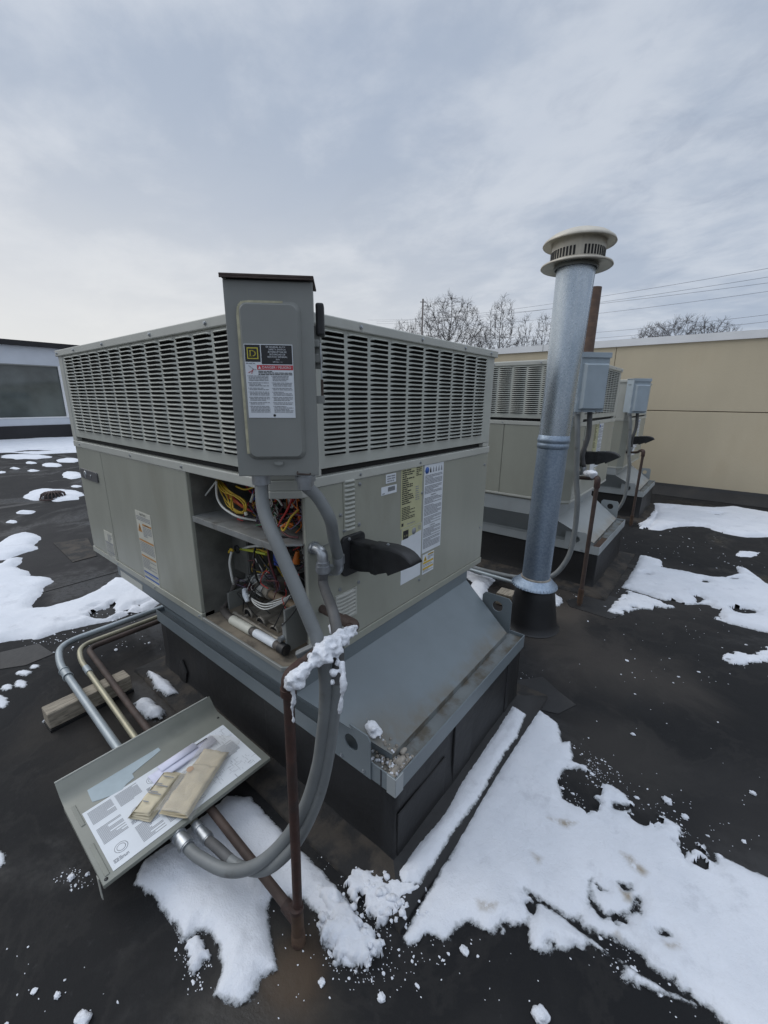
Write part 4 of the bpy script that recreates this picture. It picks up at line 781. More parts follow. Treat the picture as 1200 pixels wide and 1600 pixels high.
# ------------------------------------------------------------------ safety switches
def make_switch(label, loc, W, H, D, body, near):
    t = thing('safety_switch', label, 'safety switch', loc, 'grey safety switches on the unit corners'); t.rotation_euler = (0, 0, R_(45)); h = W/2
    m = MB(); m.box(-h+0.004, h-0.004, -D+0.006, 0, 0.006, H, body); m.build('box', t, 0.003)
    m = MB(); m.box(-h, h, -D, -D+0.0055, 0.0, H-0.004, body)
    if not near: m.box(-h, -h+0.0035, -D+0.0055, -D+0.030, 0.0, H-0.004, body); m.box(h-0.0035, h, -D+0.0055, -D+0.030, 0.0, H-0.004, body)
    cov = m.build('cover', t, 0.002)
    # embossed field on the cover
    ex0, ex1, ez0, ez1 = (-h+0.026, h-0.028, 0.040, H-0.045) if near else (-h+0.020, h-0.006, 0.012, H-0.060); e = 0.012 if near else 0.030; s = 0.009 if near else 0.014
    m = MB(); a = rrect(ex0, ex1, ez0, ez1, 0.020 if near else 0.008); b = rrect(ex0+s, ex1-s, ez0+s, ez1-s, 0.014 if near else 0.006); n = len(a)
    vs = [(x, -D-0.0002, z) for x, z in a]+[(x+(0), -D-e*0.75, z) for x, z in [((p[0]*0.35+q_[0]*0.65), (p[1]*0.35+q_[1]*0.65)) for p, q_ in zip(a, b)]]+[(x, -D-e, z) for x, z in b]
    m.add(vs, [(i, (i+1) % n, n+(i+1) % n, n+i) for i in range(n)]+[(n+i, n+(i+1) % n, 2*n+(i+1) % n, 2*n+i) for i in range(n)], body, near); m.add(vs[2*n:], [tuple(range(n))], body); m.build('raised_field', cov)
    if near:
        m = MB()   # paint worn to a yellowish line along the pressed edge
        def edge(p, q, wd): p = Vector(p); q = Vector(q); d = (q-p).normalized(); sd_ = Vector((0, -1, 0)).cross(d)*wd; m.slab([p-sd_, q-sd_, q+sd_, p+sd_], 0.0004, 'worn yellow edge', (0, -1, 0))
        yy = -D-e*0.55
        pa = [(x, z) for x, z in a]
        path = [(-h+0.0290, 0.055), (-h+0.0288, 0.15), (-h+0.0286, H-0.075), (-h+0.0315, H-0.058), (-h+0.040, H-0.0495), (-h+0.055, H-0.0478), (0.03, H-0.0475)]
        for i in range(len(path)-1): edge((path[i][0], yy-0.0012, path[i][1]), (path[i+1][0], yy-0.0012, path[i+1][1]), 0.0034 if i < 4 else 0.0022)
        m.build('worn_edge', cov)
    m = MB(); m.box(-h-0.004, h+0.003, -D-0.012, 0.0, H, H+0.005, 'rust dark' if near else body); m.box(-h-0.004, h+0.003, -D-0.012, -D-0.0085, H-(0.004 if near else 0.028), H, 'rust dark' if near else body); m.build('rain_hood', t, 0.001)
    if near:
        # warning label
        m = MB(); y = -D-e; lx0, lx1, lz0, lz1 = -0.058, 0.047, 0.138, 0.296; XD = Vector((1, 0, 0)); UP = Vector((0, 0, 1)); rng = random.Random(3)
        m.box(lx0, lx1, y-0.0010, y, lz0, lz1, 'label white'); y -= 0.0013
        def rect(x0, x1, z0, z1, mt, k=0): m.quad((x0, y-k*0.0003, z0), (x1, y-k*0.0003, z0), (x1, y-k*0.0003, z1), (x0, y-k*0.0003, z1), mt)
        rect(-0.0565, -0.0235, 0.259, 0.2945, 'print black'); rect(-0.0215, 0.0455, 0.2545, 0.2945, 'print black')
        cx, cz = -0.0400, 0.2768; g = 0.0120
        for (o_, mt, k) in ((g, 'logo yellow', 1), (g-0.0022, 'print black', 2)): rect(cx-o_, cx+o_, cz-o_, cz+o_, mt, k)
        m.text('D', (cx, y-0.0009, cz-0.0072), XD, UP, 0.0144, 'logo yellow', squash=1.05)
        m.text('D', (cx+0.0006, y-0.0009, cz-0.0072), XD, UP, 0.0144, 'logo yellow', squash=1.05)
        for k, (s_, hh) in enumerate((('GENERAL DUTY', .0036), ('SAFETY SWITCH', .0036), ('INTERRUPTOR DE', .0036), ('SEGURIDAD DE', .0036), ('SERVICIO GENERAL', .0036), ('30 A', .0032), ('240 Vac / 1~', .0030))):
            m.text(s_, (0.0135, y-0.0003, 0.2885-k*0.0051), XD, UP, hh, 'label white')
        m.lathe([(0.0022, 0), (0.0022, 0.0002), (0.0014, 0.0002)], 'label white', (-0.0085, y-0.0003, 0.2905), 12, (0, -1, 0))
        rect(-0.0325, 0.0465, 0.2425, 0.2525, 'print red'); m.text('DANGER / PELIGRO', (0.0105, y-0.0003, 0.2452), XD, UP, 0.0052, 'label white'); m.slab([(-0.0300, y-0.0003, 0.2445), (-0.0238, y-0.0003, 0.2445), (-0.0269, y-0.0003, 0.2505)], 0.0002, 'label white', (0, -1, 0))
        m.tube([(-0.050, y-0.0004, 0.2515), (-0.040, y-0.0004, 0.2440), (-0.034, y-0.0004, 0.2430)], 0.0005, 'print grey', 4); m.tube([(-0.052, y-0.0004, 0.2360), (-0.0425, y-0.0004, 0.2410), (-0.0405, y-0.0004, 0.2440), (-0.0455, y-0.0004, 0.2340)], 0.0006, 'print red', 4)
        m.lines((-0.056, y, 0.2550), XD, UP, 0.030, 1, 0.003, 'print grey', rng, 0.5)
        m.lines((-0.030, y, 0.2385), XD, UP, 0.074, 3, 0.0033, 'print black', rng, 0.5, short=0.2)
        z = 0.2285
        for k, nn in enumerate((4, 3, 2, 3, 3, 2, 5)):
            for xx in (-0.052, 0.000):
                rect(xx-0.0022, xx-0.0012, z, z+0.0015, 'print black'); m.lines((xx, y, z), XD, UP, 0.043, nn, 0.0031, 'print grey', rng, 0.5)
            z -= nn*0.0031+0.0022
        m.lathe([(0.0030, 0), (0.0030, 0.0003), (0, 0.0003)], 'print black', (0.0, y, 0.1435), 14, (0, -1, 0))
        m.build('warning_label', cov)
        m = MB(); m.prism([(-0.010, 0.0), (0.010, 0.0), (0.010, -0.006), (0.0, -0.009), (-0.010, -0.006)], -D-0.010, -D-0.006, body, 'y', Matrix.Translation((0.002, 0, 0.036))); m.build('latch_tab', cov)
        # operating handle and lock hasp on the right-hand side
        m = MB(); m.box(h+0.003, h+0.022, -0.075, -0.035, 0.322, 0.392, 'hood black'); hd = m.build('handle', t, 0.005, 3)
        m = MB(); m.box(h-0.004, h+0.010, -0.085, -0.020, 0.296, 0.312, 'switch grey'); m.box(h-0.004, h+0.016, -0.080, -0.050, 0.262, 0.282, 'switch grey'); m.box(h-0.003, h+0.012, -0.062, -0.048, 0.25, 0.345, 'switch grey'); m.build('handle_bracket', t, 0.002)
        m = MB(); m.tube([(h+0.012, -0.082, 0.305), (h+0.013, -0.082, 0.240), (h+0.014, -0.080, 0.185)], 0.0016, 'steel bright', 6); m.box(h+0.0105, h+0.0165, -0.086, -0.076, 0.186, 0.225, 'rust dark'); m.box(h-0.004, h+0.018, -0.088, -0.050, 0.170, 0.188, 'switch grey'); m.build('lock_hasp', t, 0.001)
        m = MB(); m.tube([(0.045, -D-0.006, 0.010), (0.045, -D-0.020, 0.008), (0.075, -D-0.020, 0.006), (0.075, -D-0.006, 0.006)], 0.0022, 'rust dark', 6); m.build('staple', t)
    else:
        m = MB()
        for x in (-0.05, 0.05): m.lathe([(0.006, 0), (0.005, 0.004), (0, 0.004)], 'steel bright', (x, -D-0.0002, 0.006), 8, (0, -1, 0))
        m.box(-h-0.004, -h+0.0, -0.08, -0.03, H-0.06, H-0.056, 'switch grey'); m.build('cover_screws', t)
    return t
nd = Vector((0.70711, -0.70711, 0)); td = Vector((0.70711, 0.70711, 0))
def swpos(ox, oy, s, n, z): p = Vector((ox, oy, 0))+td*s+nd*n; return (p.x, p.y, z)
make_switch('dark grey safety switch with black and white danger label, mounted on the open unit', swpos(0, 0, 0.004, -0.012, 1.243), 0.190, 0.430, 0.104, 'switch grey', True)
s2 = make_switch('pale blue grey switch box on the corner of the second unit, right beside the flue', swpos(0.06, 2.525, 0.004, -0.012, 1.350), 0.200, 0.375, 0.125, 'switch grey worn', False)
s3 = copy_tree(s2); s3.location = swpos(-0.02, 5.02, 0.004, -0.012, 1.290); s3['label'] = 'pale blue grey switch box on the farthest unit, seen against the beige wall'

# ------------------------------------------------------------------ pipes on the roof, wood sleeper
def pipes():
    t = thing('rusty_gas_pipe', 'rusty brown gas pipe along the roof, rising at the near curb to a snowy elbow', 'gas pipe', (0.225, -0.205, 0))
    o = Vector((0.225, -0.205, 0)); m = MB(); run = rounded([(-1.58, 0.9, 0.115), (-1.58, -0.150, 0.115), (-0.9, -0.178, 0.105), (0.2, -0.203, 0.085)], 0.05); m.tube([q-o for q in run], 0.0138, 'rust dark', 14); m.build('horizontal_run', t)
    m = MB(); m.tube([(0, 0, 0.0), (0.0, 0.008, 0.30), (-0.002, 0.018, 0.795)], 0.0125, 'rust pipe', 16); m.build('riser', t)
    m = MB(); m.tube([(0, 0, 0.030), (0, 0, 0.130)], 0.0170, 'rust foot', 16); m.tube([(-0.05, 0.001, 0.087), (0, 0, 0.085)], 0.0170, 'rust pipe', 14); m.tube([(0, 0, 0.122), (0, 0, 0.134)], 0.0185, 'rust pipe', 16); m.build('tee', t)
    m = MB(); m.lathe([(0.020, 0.0), (0.018, 0.035), (0.016, 0.037)], 'rust foot', (0, 0, 0.002), 16); m.build('foot', t)
    top = Vector((-0.002, 0.018, 0.0)); A = top+Vector((0, 0, 0.785)); B = top+Vector((0, 0, 0.826)); C_ = Vector((-0.02, 0.14, 0.832)); Dp = Vector((-0.065, 0.305, 0.800)); E_ = Vector((-0.235, 0.325, 0.789))
    m = MB(); el = rounded([A, B, B.lerp(C_, 0.4)], 0.034); m.tube(el, 0.0155, 'rust pipe', 16); m.tube([A-Vector((0, 0, 0.006)), A+Vector((0, 0, 0.012))], 0.0185, 'rust pipe', 16); m.build('elbow', t)
    m = MB(); m.tube([B.lerp(C_, 0.3), C_, Dp], 0.0130, 'rust dark', 14); m.build('crossover', t)
    m = MB(); m.tube(rounded([Dp+(C_-Dp).normalized()*0.03, Dp, Dp+(E_-Dp).normalized()*0.05], 0.03), 0.0175, 'rust dark', 14); m.tube([Dp, E_], 0.0132, 'rust dark', 14); m.build('inlet_elbow', t)
    t = thing('steel_conduit', 'grey galvanised steel conduit on the roof, outermost of the three pipe runs', 'conduit', (-1.2, -0.28, 0)); o = Vector((-1.2, -0.28, 0))
    m = MB(); m.tube([q-o for q in rounded([(-1.745, 1.0, 0.112), (-1.745, -0.235, 0.112), (-1.55, -0.285, 0.110), (-0.225, -0.306, 0.105)], 0.13, 8)], 0.0165, 'conduit grey', 14); m.build('tube', t)
    m = MB(); p, q = Vector((-1.46, -0.2865, 0.110))-o, Vector((-1.385, -0.288, 0.110))-o; m.tube([p, q], 0.0195, 'conduit grey', 14); m.tube([p, p+(q-p)*0.12], 0.0225, 'conduit grey', 14); m.tube([q-(q-p)*0.12, q], 0.0225, 'conduit grey', 14); m.build('coupling', t)
    t = thing('steel_conduit', 'thin brassy steel conduit on the roof between the grey conduit and the rusty pipe', 'conduit', (-1.2, -0.22, 0)); o = Vector((-1.2, -0.22, 0))
    m = MB(); m.tube([q-o for q in rounded([(-1.635, 1.0, 0.118), (-1.635, -0.17, 0.118), (-1.50, -0.207, 0.114), (-0.215, -0.252, 0.098)], 0.11, 8)], 0.0125, 'conduit brass', 14); m.build('tube', t)
    m = MB(); p, q = Vector((-1.40, -0.2105, 0.114))-o, Vector((-1.34, -0.2126, 0.113))-o; m.tube([p, q], 0.0155, 'conduit grey', 12); m.build('coupling', t)
    m = MB(); T = Matrix.Translation((-1.232, -0.25, 0)) @ Matrix.Rotation(R_(2), 4, 'Z'); m.box(-0.040, 0.040, -0.172, 0.165, 0.014, 0.090, 'wood', T); o2 = m.build('wood_sleeper', None, 0.004); tag(o2, 'weathered wooden block with split grain under the roof conduits', 'wood block')
    m = MB(); m.box(-0.047, 0.047, -0.174, 0.167, 0.0, 0.0138, 'black rubber', T); tag(m.build('gap_slab'), 'thin black slab put in as the dark gap under the weathered wooden block', 'pad')  # black slab stands in for the dark, shaded gap under the sleeper
    # wood block and steel tube lying behind the near curb, by the flue
    m = MB(); a = onz(800, 928, 0.10); T = Matrix.Translation((a.x-0.05, a.y+0.02, 0)) @ Matrix.Rotation(R_(4), 4, 'Z'); m.box(-0.055, 0.055, -0.05, 0.06, 0.004, 0.092, 'wood', T); tag(m.build('wood_block', None, 0.004), 'small wooden block behind the right lifting lug, next to the flue', 'wood block')
    t = thing('steel_conduit', 'steel conduit lying on the roof between the near unit and the flue', 'conduit', (0, 2.2, 0)); o = Vector((0, 2.2, 0))
    a = onz(745, 893, 0.10); b = onz(803, 910, 0.10); d = (b-a).normalized(); m = MB(); m.tube([a-d*3-o, b+d*0.15-o], 0.015, 'conduit grey', 12); m.build('tube', t)
    m = MB(); a2 = onz(745, 887, 0.10); m.tube([a2-d*3-o, a2+d*0.25-o], 0.012, 'conduit grey', 12); m.build('tube', t)
pipes()

# ------------------------------------------------------------------ flexible hoses of the near unit
def fitting(mb, a, b, r):
    a = Vector(a); b = Vector(b); d = b-a
    mb.tube([a, a+d*0.55], r, 'steel bright', 14); mb.tube([a+d*0.12, a+d*0.34], r*1.22, 'steel bright', 8); mb.tube([a+d*0.55, b], r*1.15, 'steel bright', 14); mb.tube([a+d*0.78, a+d*0.95], r*1.28, 'steel bright', 14)
def hoses():
    s0 = Vector(swpos(0, 0, -0.048, 0.045, 1.243))
    t = thing('flexible_hose', 'thick grey flexible conduit hanging from the left of the safety switch to the roof, foremost', 'hose', (0.2, -0.15, 0)); o = Vector((0.2, -0.15, 0))
    pts = [s0+Vector((0, 0, -0.02)), ony(413, 800, -0.085), ony(440, 866, -0.100), ony(478, 955, -0.098), ony(499, 1008, -0.094), ony(508, 1050, -0.094), ony(509, 1100, -0.10), ony(504, 1150, -0.108), ony(496, 1200, -0.120), ony(476, 1262, -0.145), ony(443, 1315, -0.185), ony(400, 1352, -0.235), ony(355, 1360, -0.275), ony(312, 1340, -0.30), Vector((-0.165, -0.306, 0.105))]
    m = MB(); m.tube([q-o for q in spline(pts, 9)], 0.0168, 'liquidtight', 16); m.build('hose', t)
    m = MB(); m.tube([s0-o, s0-o+Vector((0, 0, -0.028))], 0.023, 'steel bright', 12); m.build('top_connector', t)
    m = MB(); fitting(m, Vector((-0.245, -0.306, 0.105))-o, Vector((-0.160, -0.306, 0.106))-o, 0.0195); m.build('end_connector', t)
    t = thing('flexible_hose', 'thinner brownish grey flexible conduit dropping from the elbow on the front panel to the roof', 'hose', (0.2, -0.1, 0)); o = Vector((0.2, -0.1, 0))
    e0 = Vector((0.0, 0.112, 0.985))
    pts = [Vector((0.047, 0.088, 0.935)), Vector((0.056, 0.080, 0.900)), ony(520, 955, 0.00), ony(528, 1000, -0.045), ony(528, 1050, -0.07), ony(524, 1100, -0.085), ony(518, 1150, -0.095), ony(512, 1190, -0.105), ony(500, 1240, -0.122), ony(478, 1292, -0.150), ony(450, 1333, -0.19), ony(412, 1360, -0.225), ony(372, 1352, -0.250), ony(340, 1325, -0.257), Vector((-0.140, -0.253, 0.098))]
    m = MB(); pp = spline(pts, 9); m.tube([q-o for q in pp[:40]], 0.0145, 'liquidtight dark', 14); m.tube([q-o for q in pp[39:112]], 0.0145, 'liquidtight', 14); m.tube([q-o for q in pp[111:]], 0.0145, 'liquidtight dark', 14); m.build('hose', t)
    m = MB(); m.tube([q-o for q in rounded([(0.0, 0.093, 1.000), (0.042, 0.092, 1.000), (0.046, 0.089, 0.950)], 0.03)], 0.0155, 'steel bright', 14); m.tube([Vector((0.046, 0.0885, 0.968))-o, Vector((0.0465, 0.088, 0.935))-o], 0.0195, 'steel bright', 8); m.tube([Vector((0.0463, 0.0885, 0.957))-o, Vector((0.0467, 0.088, 0.940))-o], 0.0215, 'steel bright', 14); m.tube([Vector((0.002, 0.093, 1.0))-o, Vector((0.010, 0.093, 1.0))-o], 0.0205, 'steel bright', 8); m.build('elbow_connector', t)
    m = MB(); fitting(m, Vector((-0.222, -0.253, 0.098))-o, Vector((-0.140, -0.253, 0.098))-o, 0.0150); m.build('end_connector', t)
    t = thing('flexible_hose', 'short grey flexible conduit curving from the right of the safety switch into the front panel', 'hose', (0.1, 0.05, 0)); o = Vector((0.1, 0.05, 0))
    s1 = Vector(swpos(0, 0, 0.062, 0.045, 1.243))
    pts = [s1+Vector((0, 0, -0.035)), ony(497, 778, 0.035), ony(516, 812, 0.06), ony(521, 840, 0.10), Vector((0.046, 0.152, 0.965))]
    m = MB(); m.tube([q-o for q in spline(pts, 9)], 0.0165, 'liquidtight', 16); m.build('hose', t)
    m = MB(); m.tube([s1-o, s1-o+Vector((0.0, 0.0, -0.042))], 0.021, 'steel bright', 12); m.tube([s1-o+Vector((0, 0, -0.008)), s1-o+Vector((0, 0, -0.022))], 0.026, 'steel bright', 8); m.build('top_connector', t)
    m = MB(); m.tube([q-o for q in rounded([(0.046, 0.152, 0.968), (0.045, 0.155, 0.915), (0.0, 0.160, 0.908)], 0.03)], 0.0150, 'steel bright', 14); m.tube([Vector((0.046, 0.152, 0.970))-o, Vector((0.046, 0.153, 0.945))-o], 0.0190, 'steel bright', 14); m.tube([Vector((0.002, 0.160, 0.908))-o, Vector((0.010, 0.160, 0.908))-o], 0.019, 'steel bright', 8); m.build('elbow_connector', t)
hoses()

# ------------------------------------------------------------------ hoses, gas risers and fittings of the two far units
def far_services(dx, dy, dz, zsw, lab, n):
    o = Vector((0.25+dx, dy-0.12, 0)); G = 'grey hoses at the far units'
    t = thing('flexible_hose', 'long grey hose hanging from the switch box on the %s unit' % lab, 'hose', o)
    s0 = Vector(swpos(dx, dy, -0.045, 0.05, zsw)); pts = [s0, s0+Vector((0.03, -0.03, -0.15)), s0+Vector((0.06, -0.03, -0.45)), s0+Vector((0.09, -0.04, -0.62)), s0+Vector((0.10, -0.05, -0.85)), s0+Vector((0.08, -0.08, -1.05)), s0+Vector((-0.02, -0.14, -1.20)), s0+Vector((-0.25, -0.2, -1.24)), s0+Vector((-0.6, -0.22, -1.25))]
    m = MB(); m.tube([q-o for q in spline(pts, 8)], 0.018, 'liquidtight', 12); m.build('hose', t); m = MB(); m.tube([s0-o, s0-o+Vector((0, 0, -0.03))], 0.023, 'steel bright', 10); m.build('connector', t)
    t = thing('flexible_hose', 'short dark hose from the switch box to the front panel of the %s unit' % lab, 'hose', o)
    s1 = Vector(swpos(dx, dy, 0.05, 0.05, zsw)); pts = [s1, s1+Vector((0.01, 0.0, -0.16)), s1+Vector((-0.015, 0.015, -0.30)), Vector((dx+0.045, dy+0.14, zsw-0.40))]
    m = MB(); m.tube([q-o for q in spline(pts, 8)], 0.017, 'liquidtight dark', 12); m.build('hose', t); m = MB(); e = pts[-1]; m.tube([q-o for q in rounded([e, e-Vector((0, 0, 0.05)), (dx, dy+0.15, e.z-0.055)], 0.02)], 0.018, 'steel bright', 10); m.tube([e-o, e-o-Vector((0, 0, 0.02))], 0.024, 'steel bright', 10); m.build('connector', t)
    t = thing('rusty_gas_pipe', 'rusty gas riser with elbow in front of the %s unit' % lab, 'gas pipe', (0.22+dx, dy-0.20, 0)); zt = 0.86+dz
    m = MB(); m.tube(rounded([(0, 0, 0), (0, 0.01, zt), (-0.06, 0.17, zt-0.01), (-0.09, 0.30, zt-0.05), (-0.23, 0.32, zt-0.06)], 0.05), 0.0140, 'rust dark', 12); m.build('riser', t)
    m = MB(); m.tube(rounded([(0, 0.01, zt-0.06), (0, 0.01, zt), (-0.03, 0.09, zt-0.004)], 0.045), 0.0195, 'rust pipe', 12); m.build('elbow', t)
    m = MB(); m.tube([(0, 0, 0.02), (0, 0, 0.13)], 0.019, 'rust foot', 12); m.build('tee', t)
far_services(0.06, 2.525, 0.064, 1.350, 'second', 2); far_services(-0.02, 5.02, 0.02, 1.290, 'farthest', 3)

# ------------------------------------------------------------------ removed access panel lying on the pipes, with papers on it
def fallen_panel():
    rng = random.Random(12); t = thing('removed_panel', 'grey metal access panel lying inner side up on the conduits beside the curb', 'panel', (-0.42, -0.23, 0.11)); o = Vector((-0.42, -0.23, 0.11)); Z = 0.131-0.11
    XA, XB, YA, YB = -0.606+0.42, -0.222+0.42, -0.508+0.23, 0.038+0.23
    m = MB(); prof = [(XB, Z-0.012), (XB, Z), (XA+0.03, Z)]+[(XA+0.03-0.062*math.sin(a)-0.0, Z+0.062*(1-math.cos(a))) for a in [R_(9*i) for i in range(1, 6)]]
    xe, ze = prof[-1]; prof.append((xe-0.030, ze+0.030)); XT, ZT = prof[-1]
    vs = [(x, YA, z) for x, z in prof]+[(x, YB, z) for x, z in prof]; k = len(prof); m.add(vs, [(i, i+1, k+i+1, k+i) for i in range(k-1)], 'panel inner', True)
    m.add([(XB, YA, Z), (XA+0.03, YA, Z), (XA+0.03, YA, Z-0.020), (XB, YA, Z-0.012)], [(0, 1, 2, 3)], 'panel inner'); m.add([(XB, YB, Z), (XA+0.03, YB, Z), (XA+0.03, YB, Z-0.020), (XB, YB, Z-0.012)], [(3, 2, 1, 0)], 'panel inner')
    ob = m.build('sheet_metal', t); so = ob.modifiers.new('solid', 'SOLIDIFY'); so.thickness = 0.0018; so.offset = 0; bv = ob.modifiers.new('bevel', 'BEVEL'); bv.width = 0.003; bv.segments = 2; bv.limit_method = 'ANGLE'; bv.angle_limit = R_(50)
    m = MB(); m.tube([(XT, YA, ZT), (XT, YB-0.01, ZT)], 0.0028, 'cap paint', 8); m.build('turned_edge', t)
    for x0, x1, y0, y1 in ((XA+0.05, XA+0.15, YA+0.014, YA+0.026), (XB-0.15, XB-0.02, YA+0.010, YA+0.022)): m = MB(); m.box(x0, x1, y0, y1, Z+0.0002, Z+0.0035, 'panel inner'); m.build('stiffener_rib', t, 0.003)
    m = MB()
    for x, y in ((XA+0.012, YA+0.012), (XB-0.012, YA+0.010), (XA+0.05, YB-0.018)): m.lathe([(0.005, 0), (0.005, 0.0012), (0.0, 0.0012)], 'print black', (x, y, Z+0.0009 if x > XA else Z+0.030), 10)
    m.build('screw_hole', t)
    m = MB(); T = Matrix.Translation((XB-0.05, YA-0.002, Z-0.10)); m.box(-0.012, 0.004, 0.0, 0.002, 0.0, 0.08, 'cap paint', T); m.build('tab', t)
    # printed wiring sheet
    x0, x1, y0, y1 = -0.504+0.42, -0.240+0.42, -0.478+0.23, 0.012+0.23; zz = Z+0.0015
    m = MB(); m.box(x0, x1, y0, y1, zz, zz+0.0006, 'label white'); zz += 0.0009; XD = Vector((0, 1, 0)); YD = Vector((-1, 0, 0))
    colw = (y1-y0)/3.0
    for c in range(6):
        for r_ in range(3):
            w_ = (y1-y0-0.02)/6; yy = y0+0.01+c*w_; xx = x0+0.012+r_*0.083
            if c > 3 and r_ != 1:
                for k in range(26):
                    p = Vector((xx+rng.uniform(0, .07), yy+rng.uniform(0, w_*.9), zz)); l = rng.uniform(.008, .04)
                    if rng.random() < .5: m.quad(p, p+Vector((.0009, 0, 0)), p+Vector((.0009, l*.6, 0)), p+Vector((0, l*.6, 0)), 'print grey')
                    else: m.quad(p, p+Vector((l*.6, 0, 0)), p+Vector((l*.6, .0009, 0)), p+Vector((0, .0009, 0)), 'print grey')
                continue
            if (c+r_) % 3 == 2:
                for ri in (0.012, 0.018): m.lathe([(ri, 0), (ri, 0.0002), (ri-0.0016, 0.0002)], 'print grey', (xx+0.03, yy+0.03, zz-0.0002), 18)
                m.lines((xx+0.058, yy, zz), XD, YD, w_*0.5, 3, 0.0048, 'print grey', rng, 0.5); continue
            o_ = Vector((xx, yy, zz))
            for k in range(14 if r_ else 12):
                l = w_*0.86*(1 if rng.random() < .75 else rng.uniform(.4, .8)); p = o_+Vector((k*0.0050, 0, 0)); m.quad(p, p+Vector((0.0026, 0, 0)), p+Vector((0.0026, l, 0)), p+Vector((0, l, 0)), 'print grey')
    m.build('printed_sheet', t)
    # torn remnant of an older label
    m = MB(); P = [(-0.619, -0.437), (-0.570, -0.441), (-0.530, -0.443), (-0.520, -0.425), (-0.507, -0.395), (-0.503, -0.362), (-0.515, -0.345), (-0.522, -0.318), (-0.545, -0.316), (-0.556, -0.275), (-0.565, -0.236), (-0.574, -0.206), (-0.596, -0.207), (-0.603, -0.236), (-0.599, -0.265), (-0.604, -0.29), (-0.597, -0.335), (-0.604, -0.375)]
    P = [(x*0.97-0.012, y) for x, y in P]
    m.prism([(x+0.42, y+0.23) for x, y in P], Z+0.0012, Z+0.0022, 'torn paper'); m.build('torn_label', t)
fallen_panel()

